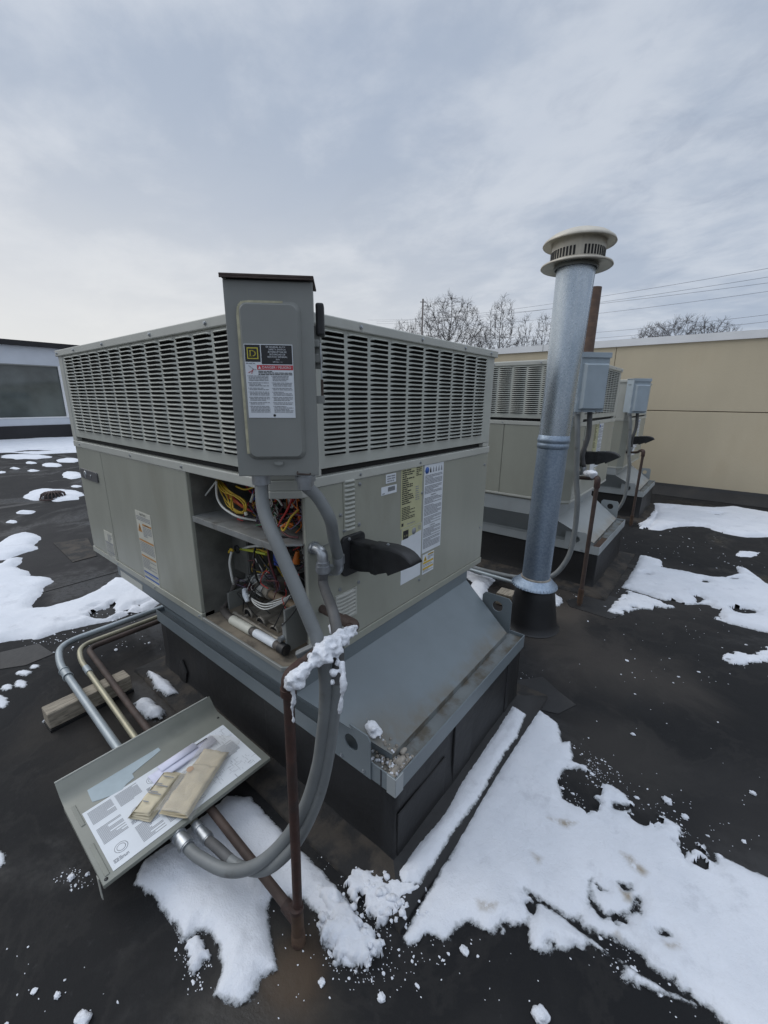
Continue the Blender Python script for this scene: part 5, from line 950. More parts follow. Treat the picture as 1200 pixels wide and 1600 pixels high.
def papers():
    Z = 0.1345; rng = random.Random(4)
    def curved(path, wdir, wid, th, mt, m, nseg=1):
        """sheet following a profile path (list of points), extruded along wdir"""
        w_ = Vector(wdir).normalized()*wid; a = [Vector(p) for p in path]; k = len(a); vs = a+[p+w_ for p in a]; m.add(vs, [(i, i+1, k+i+1, k+i) for i in range(k-1)], mt, True)
    # folded white booklet
    a, b = Vector((-0.460, -0.287, 0)), Vector((-0.468, -0.060, 0)); d = (b-a).normalized(); n = Vector((d.y, -d.x, 0))
    m = MB()
    for k, (off, w_, l0, l1, z0, mt) in enumerate(((-0.024, 0.058, 0.0, 0.215, 0.000, 'paper white'), (-0.016, 0.050, 0.015, 0.235, 0.004, 'paper white'), (-0.030, 0.040, 0.035, 0.170, 0.0085, 'paper white'))):
        q0 = a+d*l0+n*off; path = []
        for i in range(9): u = i/8; path.append(q0+n*(w_*u)+Vector((0, 0, Z+z0+0.006*math.sin(math.pi*u)+0.0025*k*u)))
        curved(path, d+Vector((0, 0, 0.01*(k-1))), l1-l0, 0, mt, m)
    for u in (0.35, 0.62): q0 = a+d*0.03+n*(0.012*u); m.quad(q0+Vector((0, 0, Z+0.021)), q0+d*0.12+Vector((0, 0, Z+0.021)), q0+d*0.12+n*0.002+Vector((0, 0, Z+0.021)), q0+n*0.002+Vector((0, 0, Z+0.021)), 'print grey') if u > 9 else None
    m.quad(a+d*0.150+n*(-0.008)+Vector((0, 0, Z+0.0135)), a+d*0.215+n*(-0.008)+Vector((0, 0, Z+0.0135)), a+d*0.215+n*(-0.004)+Vector((0, 0, Z+0.0135)), a+d*0.150+n*(-0.004)+Vector((0, 0, Z+0.0135)), 'print black')
    ob = m.build('paper'); so = ob.modifiers.new('s', 'SOLIDIFY'); so.thickness = 0.0012; so.offset = 0; tag(ob, 'folded white instruction papers lying on the removed metal panel', 'papers')
    # folded manila booklet: flat leaves, the fold standing open at its lower end
    p0, p1 = Vector((-0.338, -0.372, 0)), Vector((-0.440, -0.190, 0)); d = (p1-p0).normalized(); n = Vector((d.y, -d.x, 0)); m = MB()
    for k in range(4):
        u0 = -0.038+0.003*k; u1 = 0.040-0.004*k; l0 = 0.004*k; l1 = 0.178-0.006*k; zz = Z+0.0025+k*0.0042; G = 12; vs = []
        for i in range(G+1):
            for jj in range(7):
                u, v = i/G, jj/6; q = p0+d*(l0+(l1-l0)*u)+n*(u0+(u1-u0)*v); vs.append(q+Vector((0, 0, zz+0.0045*noise.noise(Vector((u*4, v*3, k*3)))+0.002*noise.noise(Vector((u*11, v*6, k*3)))+(0.004*(1-u)*(v > .5 and 1 or .4) if k > 1 else 0)-(0.0014 if abs(u-0.55) < .03 and k == 3 else 0))))
        m.add(vs, [(i*7+jj, (i+1)*7+jj, (i+1)*7+jj+1, i*7+jj+1) for i in range(G) for jj in range(6)], 'paper manila', True)
    e = [p0+n*(-0.030)+Vector((0, 0, Z+0.003)), p0+n*(-0.034)-d*0.006+Vector((0, 0, Z+0.010)), p0+n*(-0.028)-d*0.004+Vector((0, 0, Z+0.018))]; curved(e, d, 0.16, 0, 'paper manila', m)
    for l, a0, w_ in ((0.045, -0.020, 0.020), (0.075, -0.024, 0.046), (0.081, -0.024, 0.030), (0.105, -0.022, 0.046), (0.111, -0.022, 0.022), (0.140, -0.018, 0.040)):
        q = p0+d*l+n*a0+Vector((0, 0, Z+0.0225)); m.slab([q, q+n*w_, q+n*w_+d*0.0024, q+d*0.0024], 0.0003, 'print grey', (0, 0, 1))
    ob = m.build('paper'); so = ob.modifiers.new('s', 'SOLIDIFY'); so.thickness = 0.0009; so.offset = 0; tag(ob, 'folded manila booklet lying between the white papers and the clear bag', 'booklet')
    # tan folded paper in a clear plastic bag
    t = thing('document_bag', 'clear plastic bag with folded tan paper, on the removed metal panel', 'bag', (-0.33, -0.19, Z)); o = Vector((-0.33, -0.19, Z))
    p0, p1 = Vector((-0.262, -0.300, 0)), Vector((-0.392, -0.078, 0)); d = (p1-p0).normalized(); n = Vector((d.y, -d.x, 0)); L_ = (p1-p0).length
    m = MB()
    for k, (a0, a1, b0, b1) in enumerate(((0.0, 1.0, -0.050, 0.050), (0.015, 0.985, -0.046, 0.047), (0.03, 0.72, -0.047, 0.044))):
        G = 20; vs = []
        for i in range(G+1):
            for jj in range(9):
                u, v = i/G, jj/8; q = p0+d*(L_*(a0+(a1-a0)*u))+n*(b0+(b1-b0)*v); cr = abs(noise.noise(Vector((u*3.1+k, v*2.2, 4.4))))*0.013+abs(noise.noise(Vector((u*7, v*5, 1.4))))*0.006
                vs.append(q-o+Vector((0, 0, Z+0.006+k*0.0030+cr*(0.6+0.2*k))))
        m.add(vs, [(i*9+jj, (i+1)*9+jj, (i+1)*9+jj+1, i*9+jj+1) for i in range(G) for jj in range(8)], 'paper tan', True)
    ob = m.build('tan_paper', t); so = ob.modifiers.new('s', 'SOLIDIFY'); so.thickness = 0.001; so.offset = -1
    m = MB(); q = p0+d*(L_*0.60)+n*(-0.040)+Vector((0, 0, Z+0.0262))-o; m.lathe([(0.0, 0.0008), (0.008, 0.0006), (0.012, 0.0)], 'print orange', q, 14); m.build('rust_spot', t)
    m = MB(); vs = []; G2 = 16
    for i in range(G2+1):
        for j in range(8): u, v = -0.03+i/G2*1.27, j/7-0.5; f = 1.0 if u < 1 else max(0.2, 1-(u-1)*2.2); q = p0+d*(L_*u)+n*(v*0.135)+Vector((0, 0, Z+0.004+0.034*f*min(1, 1.35*math.cos(v*math.pi*0.96)**0.5)+0.005*noise.noise(Vector((u*9, v*9, 5))))); vs.append(q-o)
    m.add(vs, [(i*8+j, (i+1)*8+j, (i+1)*8+j+1, i*8+j+1) for i in range(G2) for j in range(7)], 'plastic film', True); m.build('plastic', t)
papers()

# ------------------------------------------------------------------ flue, rusty vent, roof drain, patch
def flue():
    t = thing('flue_pipe', 'tall galvanised flue with beige rain cap and black rubber boot', 'flue', (0.100, 1.837, 0)); ax = Vector((0.0125, 0.0100, 1.0)).normalized()
    m = MB(); m.lathe([(0.172, 0.004), (0.160, 0.012), (0.150, 0.05), (0.125, 0.22), (0.108, 0.31), (0.095, 0.312)], 'black rubber', (0.008, 0.008, 0), 40); m.build('boot', t)
    m = MB(); pr_ = [(0.086, 0.338), (0.098, 0.331), (0.128, 0.300), (0.136, 0.292), (0.138, 0.286)]; m.lathe(pr_, 'galvanised dull', (0, 0, 0), 48, ax)
    for k in range(40):
        a = 2*math.pi*k/40; m.tube([(0.128*math.cos(a), 0.128*math.sin(a), 0.300), (0.1385*math.cos(a), 0.1385*math.sin(a), 0.289)], 0.0035, 'galvanised dull', 5)
    m.build('storm_collar', t)
    m = MB(); rr = random.Random(2); m.lathe([(0.089+rr.uniform(0, 0.0), 0.332), (0.0905, 0.337), (0.088, 0.345), (0.084, 0.347)], 'stones', (0, 0, 0), 40, ax); m.build('sealant', t)
    m = MB(); m.lathe([(0.084, 0.20), (0.084, 1.16)], 'galvanised dull', (0, 0, 0), 48, ax); m.build('lower_section', t)
    m = MB(); m.lathe([(0.085, 1.155), (0.0885, 1.158), (0.0885, 1.180), (0.0868, 1.183), (0.0868, 1.190), (0.090, 1.194), (0.090, 1.210), (0.087, 1.214), (0.087, 1.228), (0.085, 1.230)], 'galvanised dull', (0, 0, 0), 48, ax); m.build('coupling_ring', t)
    m = MB(); m.lathe([(0.0845, 1.20), (0.0850, 1.5), (0.0915, 1.9), (0.0955, 2.12)], 'galvanised shiny', (0, 0, 0), 64, ax)
    m.tube([(0.0856*math.cos(0.2)+0.0125*1.2, 0.0856*math.sin(0.2)+0.012, 1.2), (0.0958*math.cos(0.2)+0.0125*2.1, 0.0958*math.sin(0.2)+0.021, 2.1)], 0.0015, 'galvanised shiny', 6); m.build('upper_section', t)
    cap = MB(); c = ax*2.12
    cap.lathe([(0.094, -0.006), (0.150, -0.014), (0.172, -0.024), (0.177, -0.020), (0.174, -0.012), (0.135, 0.004)], 'cap beige', c, 56, ax)
    cap.lathe([(0.100, -0.010), (0.110, -0.018), (0.112, -0.030), (0.104, -0.030)], 'switch grey', c, 40, ax)
    cap.lathe([(0.130, 0.0), (0.131, 0.108)], 'cap beige', c, 56, ax)
    cap.lathe([(0.120, 0.095), (0.160, 0.090), (0.175, 0.082), (0.178, 0.086), (0.172, 0.098), (0.140, 0.122), (0.09, 0.142), (0.04, 0.152), (0.0, 0.154)], 'cap beige', c, 56, ax); C_ = cap.build('rain_cap', t)
    m = MB()
    for k in range(48):
        if k % 12 in (0, 11): continue
        a = 2*math.pi*(k+0.5)/48+0.35; T = Matrix.Translation(c+Vector((0.1312*math.cos(a), 0.1312*math.sin(a), 0.028))) @ Matrix.Rotation(a, 4, 'Z'); m.box(-0.001, 0.0006, -0.0050, 0.0050, -0.020, 0.022, 'grille dark', T)
    m.build('slot', C_)
    m = MB()
    for k in range(4):
        a = 2*math.pi*(k*12)/48+0.35; T = Matrix.Translation(c+Vector((0.1318*math.cos(a), 0.1318*math.sin(a), 0.054))) @ Matrix.Rotation(a, 4, 'Z'); m.box(-0.001, 0.0012, -0.006, 0.006, -0.052, 0.048, 'cap beige', T)
    m.build('seam', C_)
    t = thing('vent_stack', 'rusty brown vent pipe standing behind the second switch box', 'vent pipe', (-0.291, 3.877, 0))
    m = MB(); m.lathe([(0.060, 0.0), (0.060, 2.44), (0.052, 2.44), (0.052, 2.3)], 'rust orange', seg=28)
    m.build('stack', t); m = MB(); m.lathe([(0.16, 0.003), (0.13, 0.02), (0.075, 0.10), (0.070, 0.25), (0.060, 0.26)], 'black rubber', seg=28); m.build('boot', t)
    p = onz(84, 779, 0); t = thing('roof_drain', 'rusty cast iron roof drain strainer in a ring of snow', 'roof drain', (p.x, p.y, 0)); m = MB()
    for k in range(20):
        a = 2*math.pi*k/20; ca, sa = math.cos(a), math.sin(a); m.tube([(0.15*ca, 0.15*sa, 0.02), (0.135*ca, 0.135*sa, 0.075), (0.10*ca, 0.10*sa, 0.095), (0.03*ca, 0.03*sa, 0.10)], 0.008, 'drain iron', 6)
    m.lathe([(0.165, 0.0), (0.165, 0.022), (0.145, 0.026)], 'drain iron'); m.lathe([(0.05, 0.092), (0.05, 0.107), (0.0, 0.109)], 'drain iron'); m.build('strainer', t)
    m = MB(); m.lathe([(0.118, 0.02), (0.10, 0.07), (0.0, 0.075)], 'grille dark'); m.build('bowl', t)
    m = MB(); P = [onz(83, 849), onz(137, 841), onz(152, 869), onz(114, 879)]; m.prism([(q.x, q.y) for q in P], 0.0, 0.006, 'brown ledge'); tag(m.build('roof_patch', None, 0.002), 'square brownish rubber patch on the roof left of the near unit', 'patch')
flue()

# ------------------------------------------------------------------ snow
def sdf(P, poly):
    """signed distance (positive inside) of points P (n,2) to a polygon"""
    poly = np.asarray(poly, float); n = len(poly); d = np.full(len(P), 1e9); ins = np.zeros(len(P), bool)
    for i in range(n):
        a, b = poly[i], poly[(i+1) % n]; e = b-a; w_ = P-a; tt = np.clip((w_@e)/max(e@e, 1e-12), 0, 1); q = w_-tt[:, None]*e; d = np.minimum(d, (q**2).sum(1))
        c = ((a[1] > P[:, 1]) != (b[1] > P[:, 1])); 
        with np.errstate(divide='ignore', invalid='ignore'): xx = a[0]+(P[:, 1]-a[1])*(b[0]-a[0])/(b[1]-a[1])
        ins ^= c & (P[:, 0] < xx)
    d = np.sqrt(d); return np.where(ins, d, -d)
def px_poly(pts, z=0.0): return [tuple(onz(x, y, z)[:2]) for x, y in pts]
def snow_patch(label, pts, cell, th, holes=(), rough=1.0, z0=0.0, mt='snow', rag=0.012, poly=None, edge=0.05, seed=0.0, thin=(), dirty=(), crumb=0.0):
    poly = poly or px_poly(pts, z0); A = np.array(poly); x0, y0 = A.min(0)-cell*3; x1, y1 = A.max(0)+cell*3
    nx = int((x1-x0)/cell)+2; ny = int((y1-y0)/cell)+2
    gx, gy = np.meshgrid(np.arange(nx)*cell+x0, np.arange(ny)*cell+y0, indexing='ij'); P = np.stack([gx.ravel(), gy.ravel()], 1); S = sdf(P, poly)
    for h in holes: S = np.minimum(S, -sdf(P, h))
    nz = np.zeros(len(P)); nb = np.zeros(len(P)); sel = S > -cell*3-rag*3
    for i in np.nonzero(sel)[0]:
        v = Vector((P[i, 0], P[i, 1], seed)); nz[i] = noise.noise(v*(0.30/rag))*0.6+noise.noise(v*(0.85/rag))*0.35; nb[i] = noise.noise(v*4.5)*0.5+noise.noise(v*13)*0.28+noise.noise(v*38)*0.16+(noise.noise(v*95)*0.14 if cell < 0.012 else 0); nz[i] += (noise.noise(v*(2.3/rag))*0.22+noise.noise(v*(5.0/rag))*0.12 if cell < 0.03 else 0)
    D = S+nz*rag+0.007
    if crumb > 0:
        D = D+np.array([(noise.noise(Vector((q[0]*28, q[1]*28, seed)))*0.8+noise.noise(Vector((q[0]*75, q[1]*75, seed)))*0.7-0.12)*crumb if k else 0 for q, k in zip(P, sel)])
    for zp, amt, fr, th_ in thin:
        zs = np.clip(sdf(P, zp)/0.08+0.3, 0, 1)
        for i in np.nonzero((zs > 0) & sel)[0]:
            v = Vector((P[i, 0]*fr, P[i, 1]*fr, seed+5)); D[i] -= zs[i]*amt*max(0.0, noise.noise(v)*0.7+noise.noise(v*2.7)*0.4+noise.noise(v*6.5)*0.25-th_)
    e = np.clip(D/edge, -0.4, 1); prof = np.where(e > 0, 1-(1-e)**2, e*2.0); H = th*prof*(1+0.5*rough*nb)+np.where(D > 0, 0.002, 0)
    keep = D > -cell*1.6; idx = -np.ones(len(P), int); vs = []; fs = []; z_ = z0+H
    def vid(i):
        if idx[i] < 0: idx[i] = len(vs); vs.append((P[i, 0], P[i, 1], float(z_[i])))
        return int(idx[i])
    for i in range(nx-1):
        for j in range(ny-1):
            q = (i*ny+j, (i+1)*ny+j, (i+1)*ny+j+1, i*ny+j+1)
            if all(keep[k] for k in q) and any(D[k] > 0 for k in q): fs.append(tuple(vid(k) for k in q))
    m = MB()
    m.add(vs, fs, 'snow field', True); o = m.build('snow_patch'); dd = np.zeros(len(vs), np.float32); ok = idx >= 0; dd[idx[ok]] = np.clip(D[ok]/(edge*0.6), 0, 1)+min(0.5, max(0.0, (cell-0.0095)*50))
    at = o.data.attributes.new('depth', 'FLOAT', 'POINT'); at.data.foreach_set('value', dd)
    if dirty:
        V = np.array(vs)[:, :2]; dz = np.zeros(len(V))
        for q in dirty: dz = np.maximum(dz, np.clip(sdf(V, q)/0.018+0.45, 0, 1))
        at = o.data.attributes.new('grime', 'FLOAT', 'POINT'); at.data.foreach_set('value', dz.astype(np.float32))
    return tag(o, label, 'snow patch', 'snow patches on the roof')
def ell(cx, cy, rx, ry, n=16, j=0.12, s=0):
    rng = random.Random(s); return [(cx+rx*math.cos(2*math.pi*k/n)*(1+rng.uniform(-j, j)), cy+ry*math.sin(2*math.pi*k/n)*(1+rng.uniform(-j, j))) for k in range(n)]
def hp(pts): return px_poly(pts)
# near right field
snow_patch('large trampled snow field right of the near curb, running out of the frame', [(842, 1111), (870, 1132), (877, 1162), (890, 1160), (895, 1192), (915, 1198), (945, 1225), (972, 1240), (995, 1262), (1025, 1272), (1070, 1297), (1100, 1320), (1130, 1340), (1170, 1362), (1200, 1375), (1330, 1440), (1330, 1680), (1180, 1640), (1130, 1600), (1105, 1572), (1060, 1562), (1010, 1546), (970, 1530), (980, 1505), (950, 1488), (920, 1475), (900, 1488), (880, 1490), (835, 1487), (815, 1450), (800, 1448), (765, 1460), (735, 1440), (715, 1445), (695, 1475), (665, 1470), (640, 1476), (630, 1470), (665, 1405), (700, 1345), (745, 1265), (790, 1190), (825, 1135)], 0.0075, 0.019,
    [hp(q) for q in ([(872, 1222), (880, 1205), (905, 1200), (935, 1222), (930, 1240), (900, 1262), (878, 1250)], [(818, 1392), (838, 1402), (870, 1425), (888, 1438), (905, 1432), (912, 1450), (940, 1462), (985, 1480), (1010, 1505), (1050, 1535), (1102, 1572), (1085, 1574), (1035, 1547), (985, 1517), (930, 1478), (880, 1438), (835, 1408)],
      [(918, 1380), (923, 1378), (927, 1408), (945, 1428), (968, 1430), (985, 1420), (992, 1402), (999, 1405), (994, 1428), (970, 1440), (940, 1437), (920, 1415)], [(1101, 1322), (1112, 1326), (1122, 1345), (1120, 1353), (1108, 1346)], [(1022, 1454), (1045, 1460), (1049, 1466), (1030, 1464)], [(955, 1255), (975, 1258), (995, 1264), (970, 1270), (955, 1264)], [(963, 1382), (985, 1384), (990, 1395), (975, 1394)], [(1000, 1275), (1012, 1278), (1004, 1292)], [(1068, 1300), (1078, 1304), (1075, 1318), (1066, 1312)])], 0.9, 0.0, 'snow', 0.008, seed=1.0, thin=[(hp([(880, 1190), (950, 1215), (1130, 1330), (1140, 1370), (1060, 1390), (960, 1330), (900, 1290), (865, 1230)]), 0.17, 13, 0.03), (hp([(800, 1385), (930, 1440), (1110, 1560), (1100, 1600), (960, 1540), (860, 1480), (790, 1420)]), 0.10, 11, 0.06), (hp([(900, 1370), (1010, 1380), (1020, 1450), (930, 1460)]), 0.12, 15, 0.06), (hp([(985, 1255), (1110, 1320), (1140, 1360), (1090, 1370), (1000, 1310)]), 0.16, 14, 0.03), (hp([(630, 1440), (850, 1440), (900, 1500), (640, 1500)]), 0.07, 13, 0.08)], dirty=[hp([(968, 1338), (985, 1345), (1010, 1370), (1004, 1376), (985, 1362)]), hp([(952, 1468), (964, 1462), (984, 1495), (978, 1510), (966, 1506)]), hp([(1036, 1478), (1060, 1482), (1058, 1490), (1040, 1488)]), hp([(966, 1390), (984, 1396), (990, 1415), (975, 1412)]), hp([(830, 1340), (845, 1348), (840, 1356)]), hp([(745, 1415), (775, 1420), (770, 1432), (750, 1428)]), hp([(855, 1285), (900, 1290), (885, 1300)])])
snow_patch('narrow snow strip along the foot of the near curb on its right side', [(800, 1105), (820, 1118), (805, 1155), (785, 1180), (745, 1250), (705, 1302), (680, 1345), (655, 1380), (630, 1384), (624, 1365), (655, 1322), (695, 1275), (720, 1228), (750, 1180), (770, 1152), (785, 1128)], 0.0065, 0.018, (), 0.9, 0.015, 'snow', 0.006, seed=2.0, edge=0.035)
snow_patch('smooth snow under the hoses and the rusty pipe beside the removed panel', [(355, 1246), (391, 1248), (420, 1281), (449, 1310), (479, 1343), (512, 1376), (537, 1405), (559, 1435), (581, 1460), (590, 1480), (570, 1504), (545, 1512), (523, 1497), (504, 1471), (500, 1440), (482, 1412), (457, 1405), (427, 1400), (416, 1420), (420, 1457), (429, 1515), (405, 1526), (398, 1556), (380, 1568), (354, 1563), (336, 1556), (348, 1523), (345, 1486), (332, 1460), (310, 1455), (286, 1470), (270, 1438), (248, 1409), (213, 1380), (225, 1350), (280, 1310), (328, 1270)], 0.0075, 0.024, (), 0.7, 0.0, 'snow', 0.008, seed=3.0, edge=0.05, thin=[(hp([(490, 1400), (600, 1450), (580, 1520), (500, 1500)]), 0.05, 16, 0.05)])
snow_patch('crumbled chunky snow heap right of the gas riser foot', [(503, 1392), (525, 1398), (545, 1416), (562, 1440), (585, 1463), (594, 1482), (576, 1502), (560, 1514), (540, 1510), (525, 1497), (510, 1477), (503, 1450), (512, 1430), (498, 1408)], 0.0055, 0.030, (), 1.8, 0.004, 'snow', 0.010, seed=60.0, edge=0.022, crumb=0.032)
snow_patch('powdery broken snow on the roof right at the near curb corner', [(540, 1380), (565, 1364), (590, 1372), (620, 1374), (650, 1378), (660, 1392), (642, 1404), (625, 1422), (605, 1444), (588, 1438), (568, 1418), (552, 1402)], 0.005, 0.018, (), 1.8, 0.004, 'snow', 0.010, seed=61.0, edge=0.016, crumb=0.036)
snow_patch('small crumbling snow island left of the smooth snow, near the bottom of the photo', [(289, 1472), (300, 1466), (318, 1472), (324, 1492), (315, 1508), (304, 1518), (297, 1508), (292, 1490)], 0.005, 0.014, (), 1.6, 0.0, 'snow', 0.008, seed=4.0, edge=0.02, crumb=0.022)
snow_patch('little snow wedge against the left side of the near curb', [(232, 1050), (246, 1056), (263, 1067), (278, 1084), (262, 1086), (248, 1079), (240, 1066)], 0.010, 0.03, (), 1.0, 0.02, 'snow', 0.012, seed=5.0)
snow_patch('small snow wedge between the rusty pipe and the removed panel', [(210, 1101), (222, 1093), (233, 1094), (256, 1112), (250, 1122), (232, 1122), (216, 1113)], 0.010, 0.03, (), 1.0, 0.01, 'snow', 0.012, seed=6.0)
snow_patch('thin line of snow along the foot of the wooden block', [(68, 1128), (82, 1136), (120, 1112), (160, 1092), (200, 1072), (196, 1068), (150, 1086), (100, 1108), (76, 1118)], 0.010, 0.018, (), 1.0, 0.0, 'snow', 0.010, seed=7.0, edge=0.03)
# left field
snow_patch('broad smooth snow field left of the near unit with a dark bay in it', [(-90, 880), (0, 883), (12, 875), (34, 872), (31, 880), (22, 887), (44, 894), (47, 902), (75, 903), (83, 909), (66, 919), (64, 928), (47, 947), (50, 952), (78, 950), (125, 937), (156, 922), (181, 903), (200, 905), (235, 915), (260, 935), (235, 952), (200, 960), (180, 968), (160, 972), (130, 978), (94, 986), (62, 998), (31, 998), (0, 1004), (-70, 1015)], 0.017, 0.033, [hp([(146, 961), (165, 952), (181, 950), (178, 962), (165, 968), (150, 968)]), hp([(185, 955), (205, 950), (200, 958)])], 0.6, 0.0, 'snow', 0.016, seed=8.0, edge=0.09, thin=[(hp([(60, 960), (180, 930), (240, 940), (200, 985), (60, 1010)]), 0.22, 6, 0.08)])
snow_patch('rounded snow patch at the left edge, just before the broad field', [(-40, 848), (0, 850), (16, 838), (41, 833), (55, 835), (67, 842), (53, 853), (56, 858), (31, 866), (9, 875), (-40, 876)], 0.03, 0.035, (), 0.6, 0.0, 'snow', 0.04, seed=9.0, edge=0.10)
snow_patch('snow lying along the foot of the white roof building', [(-60, 687), (0, 687), (119, 684), (190, 682), (190, 706), (119, 707), (60, 710), (15, 707), (-60, 710)], 0.10, 0.05, [hp([(14, 706), (45, 703), (85, 704), (110, 702), (112, 704), (60, 707)])], 0.6, 0.0, 'snow', 0.12, seed=10.0, edge=0.2)
snow_patch('ring of snow round the rusty roof drain', ell(84, 774, 45, 9.5, 18, 0.1, 2), 0.05, 0.035, (), 0.6, 0.0, 'snow', 0.05, seed=11.0, edge=0.12)
for k, (cx, cy, rx, ry, lab) in enumerate(((40, 714, 37, 3.4, 'long flat snow patch nearest the white roof building'), (82, 727, 15, 3.0, 'flat snow patch in front of the long one, second from the unit'), (108, 720, 18, 3, 'flat snow patch close to the unit corner, near the white roof building'), (112, 743, 16, 5.5, 'jagged snow patch behind the roof drain, touching the unit outline'), (42, 801, 12, 2.7, 'oval snow patch between the drain and the rounded patch'), (20, 816, 7, 1.8, 'tiny oval snow patch left of the oval one'), (52, 735.5, 7, 1.5, 'small flat snow patch left of centre in the far roof'), (24, 732, 6, 1.3, 'tiny flat snow patch near the left edge of the far roof'), (49, 723.5, 9, 1.5, 'thin flat snow patch just in front of the longest one'), (118, 760, 9, 1.6, 'small flat snow patch right behind the drain ring'), (3, 738, 5, 1.5, 'small flat snow patch cut by the left edge of the photo'), (44, 745, 3, 0.8, 'smallest flat snow dot beyond the drain'))):
    snow_patch(lab, ell(cx, cy, rx, ry, 16, 0.18, k+20), 0.05 if cy < 760 else 0.03, 0.03, (), 0.6, 0.0, 'snow', 0.06, seed=12.0+k, edge=0.1)
for k, (cx, cy, rx, ry, lab) in enumerate(((32, 1069, 8, 5, 'small bright snow blob left of the wooden block'), (38, 1052, 9, 3.5, 'small snow streak above the bright blob'), (9, 1075, 7, 4, 'small snow blob beside the bright one, near the left edge'), (-1, 1098, 12, 9, 'snow blob cut by the left edge of the photo'), (55, 1042, 5, 2, 'tiny snow fleck nearest the conduit bend'), (0, 1342, 4, 10, 'snow fleck cut by the left edge, low in the photo'))):
    snow_patch(lab, ell(cx, cy, rx, ry, 14, 0.25, k+50), 0.009, 0.008, (), 1.0, 0.0, 'snow', 0.012, seed=30.0+k, edge=0.04)
# right of the far units
snow_patch('snow field along the beige wall, beside the farthest curb', [(1019, 788), (1109, 795), (1143, 793), (1172, 798), (1200, 803), (1290, 815), (1290, 848), (1200, 839), (1169, 840), (1126, 833), (1109, 826), (1085, 822), (1058, 823), (1030, 829), (1013, 827), (1024, 806)], 0.03, 0.035, [hp([(1112, 803), (1126, 804), (1124, 807), (1112, 806)]), hp([(1040, 794), (1052, 796), (1046, 798)])], 0.7, 0.0, 'snow', 0.02, seed=40.0, edge=0.07, thin=[(hp([(1030, 815), (1130, 820), (1130, 840), (1030, 840)]), 0.15, 7, 0.05)])
snow_patch('middle snow field with foot marks, beside the second curb', [(1002, 869), (1033, 878), (1033, 888), (1070, 895), (1106, 903), (1132, 904), (1157, 897), (1152, 886), (1169, 893), (1200, 915), (1290, 950), (1290, 1010), (1200, 988), (1177, 983), (1143, 975), (1115, 966), (1129, 958), (1104, 944), (1058, 944), (1019, 932), (973, 918), (979, 910), (993, 887)], 0.014, 0.030, [hp(ell(1101, 910, 7, 3)), hp(ell(1168, 957, 16, 4.5, 14, .2)), hp(ell(1092, 938, 6, 5, 12, .3)), hp(ell(1148, 905, 9, 2)), hp(ell(1010, 899, 5, 1.5))], 1.0, 0.0, 'snow', 0.018, seed=41.0, edge=0.06, thin=[(hp([(1050, 915), (1130, 915), (1180, 960), (1120, 980), (1040, 945)]), 0.16, 7, 0.05), (hp([(1000, 880), (1070, 890), (1060, 920), (1000, 915)]), 0.08, 8, 0.12)])
snow_patch('ragged snow strip below the middle snow field, touching the second curb', [(980, 924), (1019, 936), (1055, 950), (1019, 953), (999, 951), (985, 956), (976, 962), (950, 956), (962, 940)], 0.010, 0.020, (), 1.0, 0.0, 'snow', 0.02, seed=42.0, edge=0.05, thin=[(hp([(940, 915), (1070, 930), (1070, 965), (940, 970)]), 0.12, 10, 0.02)])
snow_patch('broken snow patch at the right edge, between the middle and the near field', [(1128, 1026), (1150, 1020), (1175, 1026), (1200, 1012), (1215, 1030), (1190, 1034), (1165, 1038), (1152, 1044), (1138, 1036)], 0.009, 0.014, (), 1.4, 0.0, 'snow', 0.02, seed=43.0, edge=0.035, crumb=0.035)
snow_patch('small snow patch between the two right snow fields, high in the photo', ell(1168, 866, 16, 4, 14, .25, 3), 0.02, 0.02, (), 1.0, 0.0, 'snow', 0.03, seed=44.0, edge=0.05)
snow_patch('snow behind the near adapter, left of the flue boot', [(722, 897), (728, 894), (772, 907), (762, 917), (757, 938), (748, 938), (733, 922), (740, 910)], 0.014, 0.03, (), 0.8, 0.0, 'snow', 0.02, seed=45.0, edge=0.05)
snow_patch('small snow patch just right of the flue boot', [(856, 928), (864, 928), (878, 937), (872, 947), (856, 943)], 0.012, 0.025, (), 0.8, 0.0, 'snow', 0.02, seed=46.0, edge=0.04)
snow_patch('thin snow on the base lap of the farthest curb', [(1000, 818), (1012, 812), (1027, 792), (1030, 796), (1014, 822), (1002, 824)], 0.02, 0.015, (), 1.0, 0.018, 'snow', 0.03, seed=47.0, edge=0.04)

def lump(mb, c, r, seed, mt='snow', sub=2, sq=(1, 1, 1), amp=0.35):
    import bmesh
    bm = bmesh.new(); bmesh.ops.create_icosphere(bm, subdivisions=sub, radius=1.0); off = Vector((seed*3.7, seed*1.3, seed*0.7)); vs = []
    for v in bm.verts: k = 1+amp*noise.noise(v.co*1.7+off)+amp*0.5*noise.noise(v.co*4+off); vs.append(Vector(c)+Vector((v.co.x*k*sq[0], v.co.y*k*sq[1], v.co.z*k*sq[2]))*r)
    bm.verts.index_update(); mb.add(vs, [tuple(v.index for v in f.verts) for f in bm.faces], mt, sub > 1); bm.free()
def cake(o, vox=0.0032):
    r = o.modifiers.new('fuse', 'REMESH'); r.mode = 'VOXEL'; r.voxel_size = vox; r.use_smooth_shade = True
    s = o.modifiers.new('smooth', 'SMOOTH'); s.iterations = 4; s.factor = 0.5
    for sz, st in ((0.028, 0.012), (0.009, 0.005)):
        tx = bpy.data.textures.new('crust', 'CLOUDS'); tx.noise_scale = sz; tx.noise_depth = 3; d = o.modifiers.new('crust', 'DISPLACE'); d.texture = tx; d.strength = st; d.mid_level = 0.5; d.texture_coords = 'LOCAL'
    return o
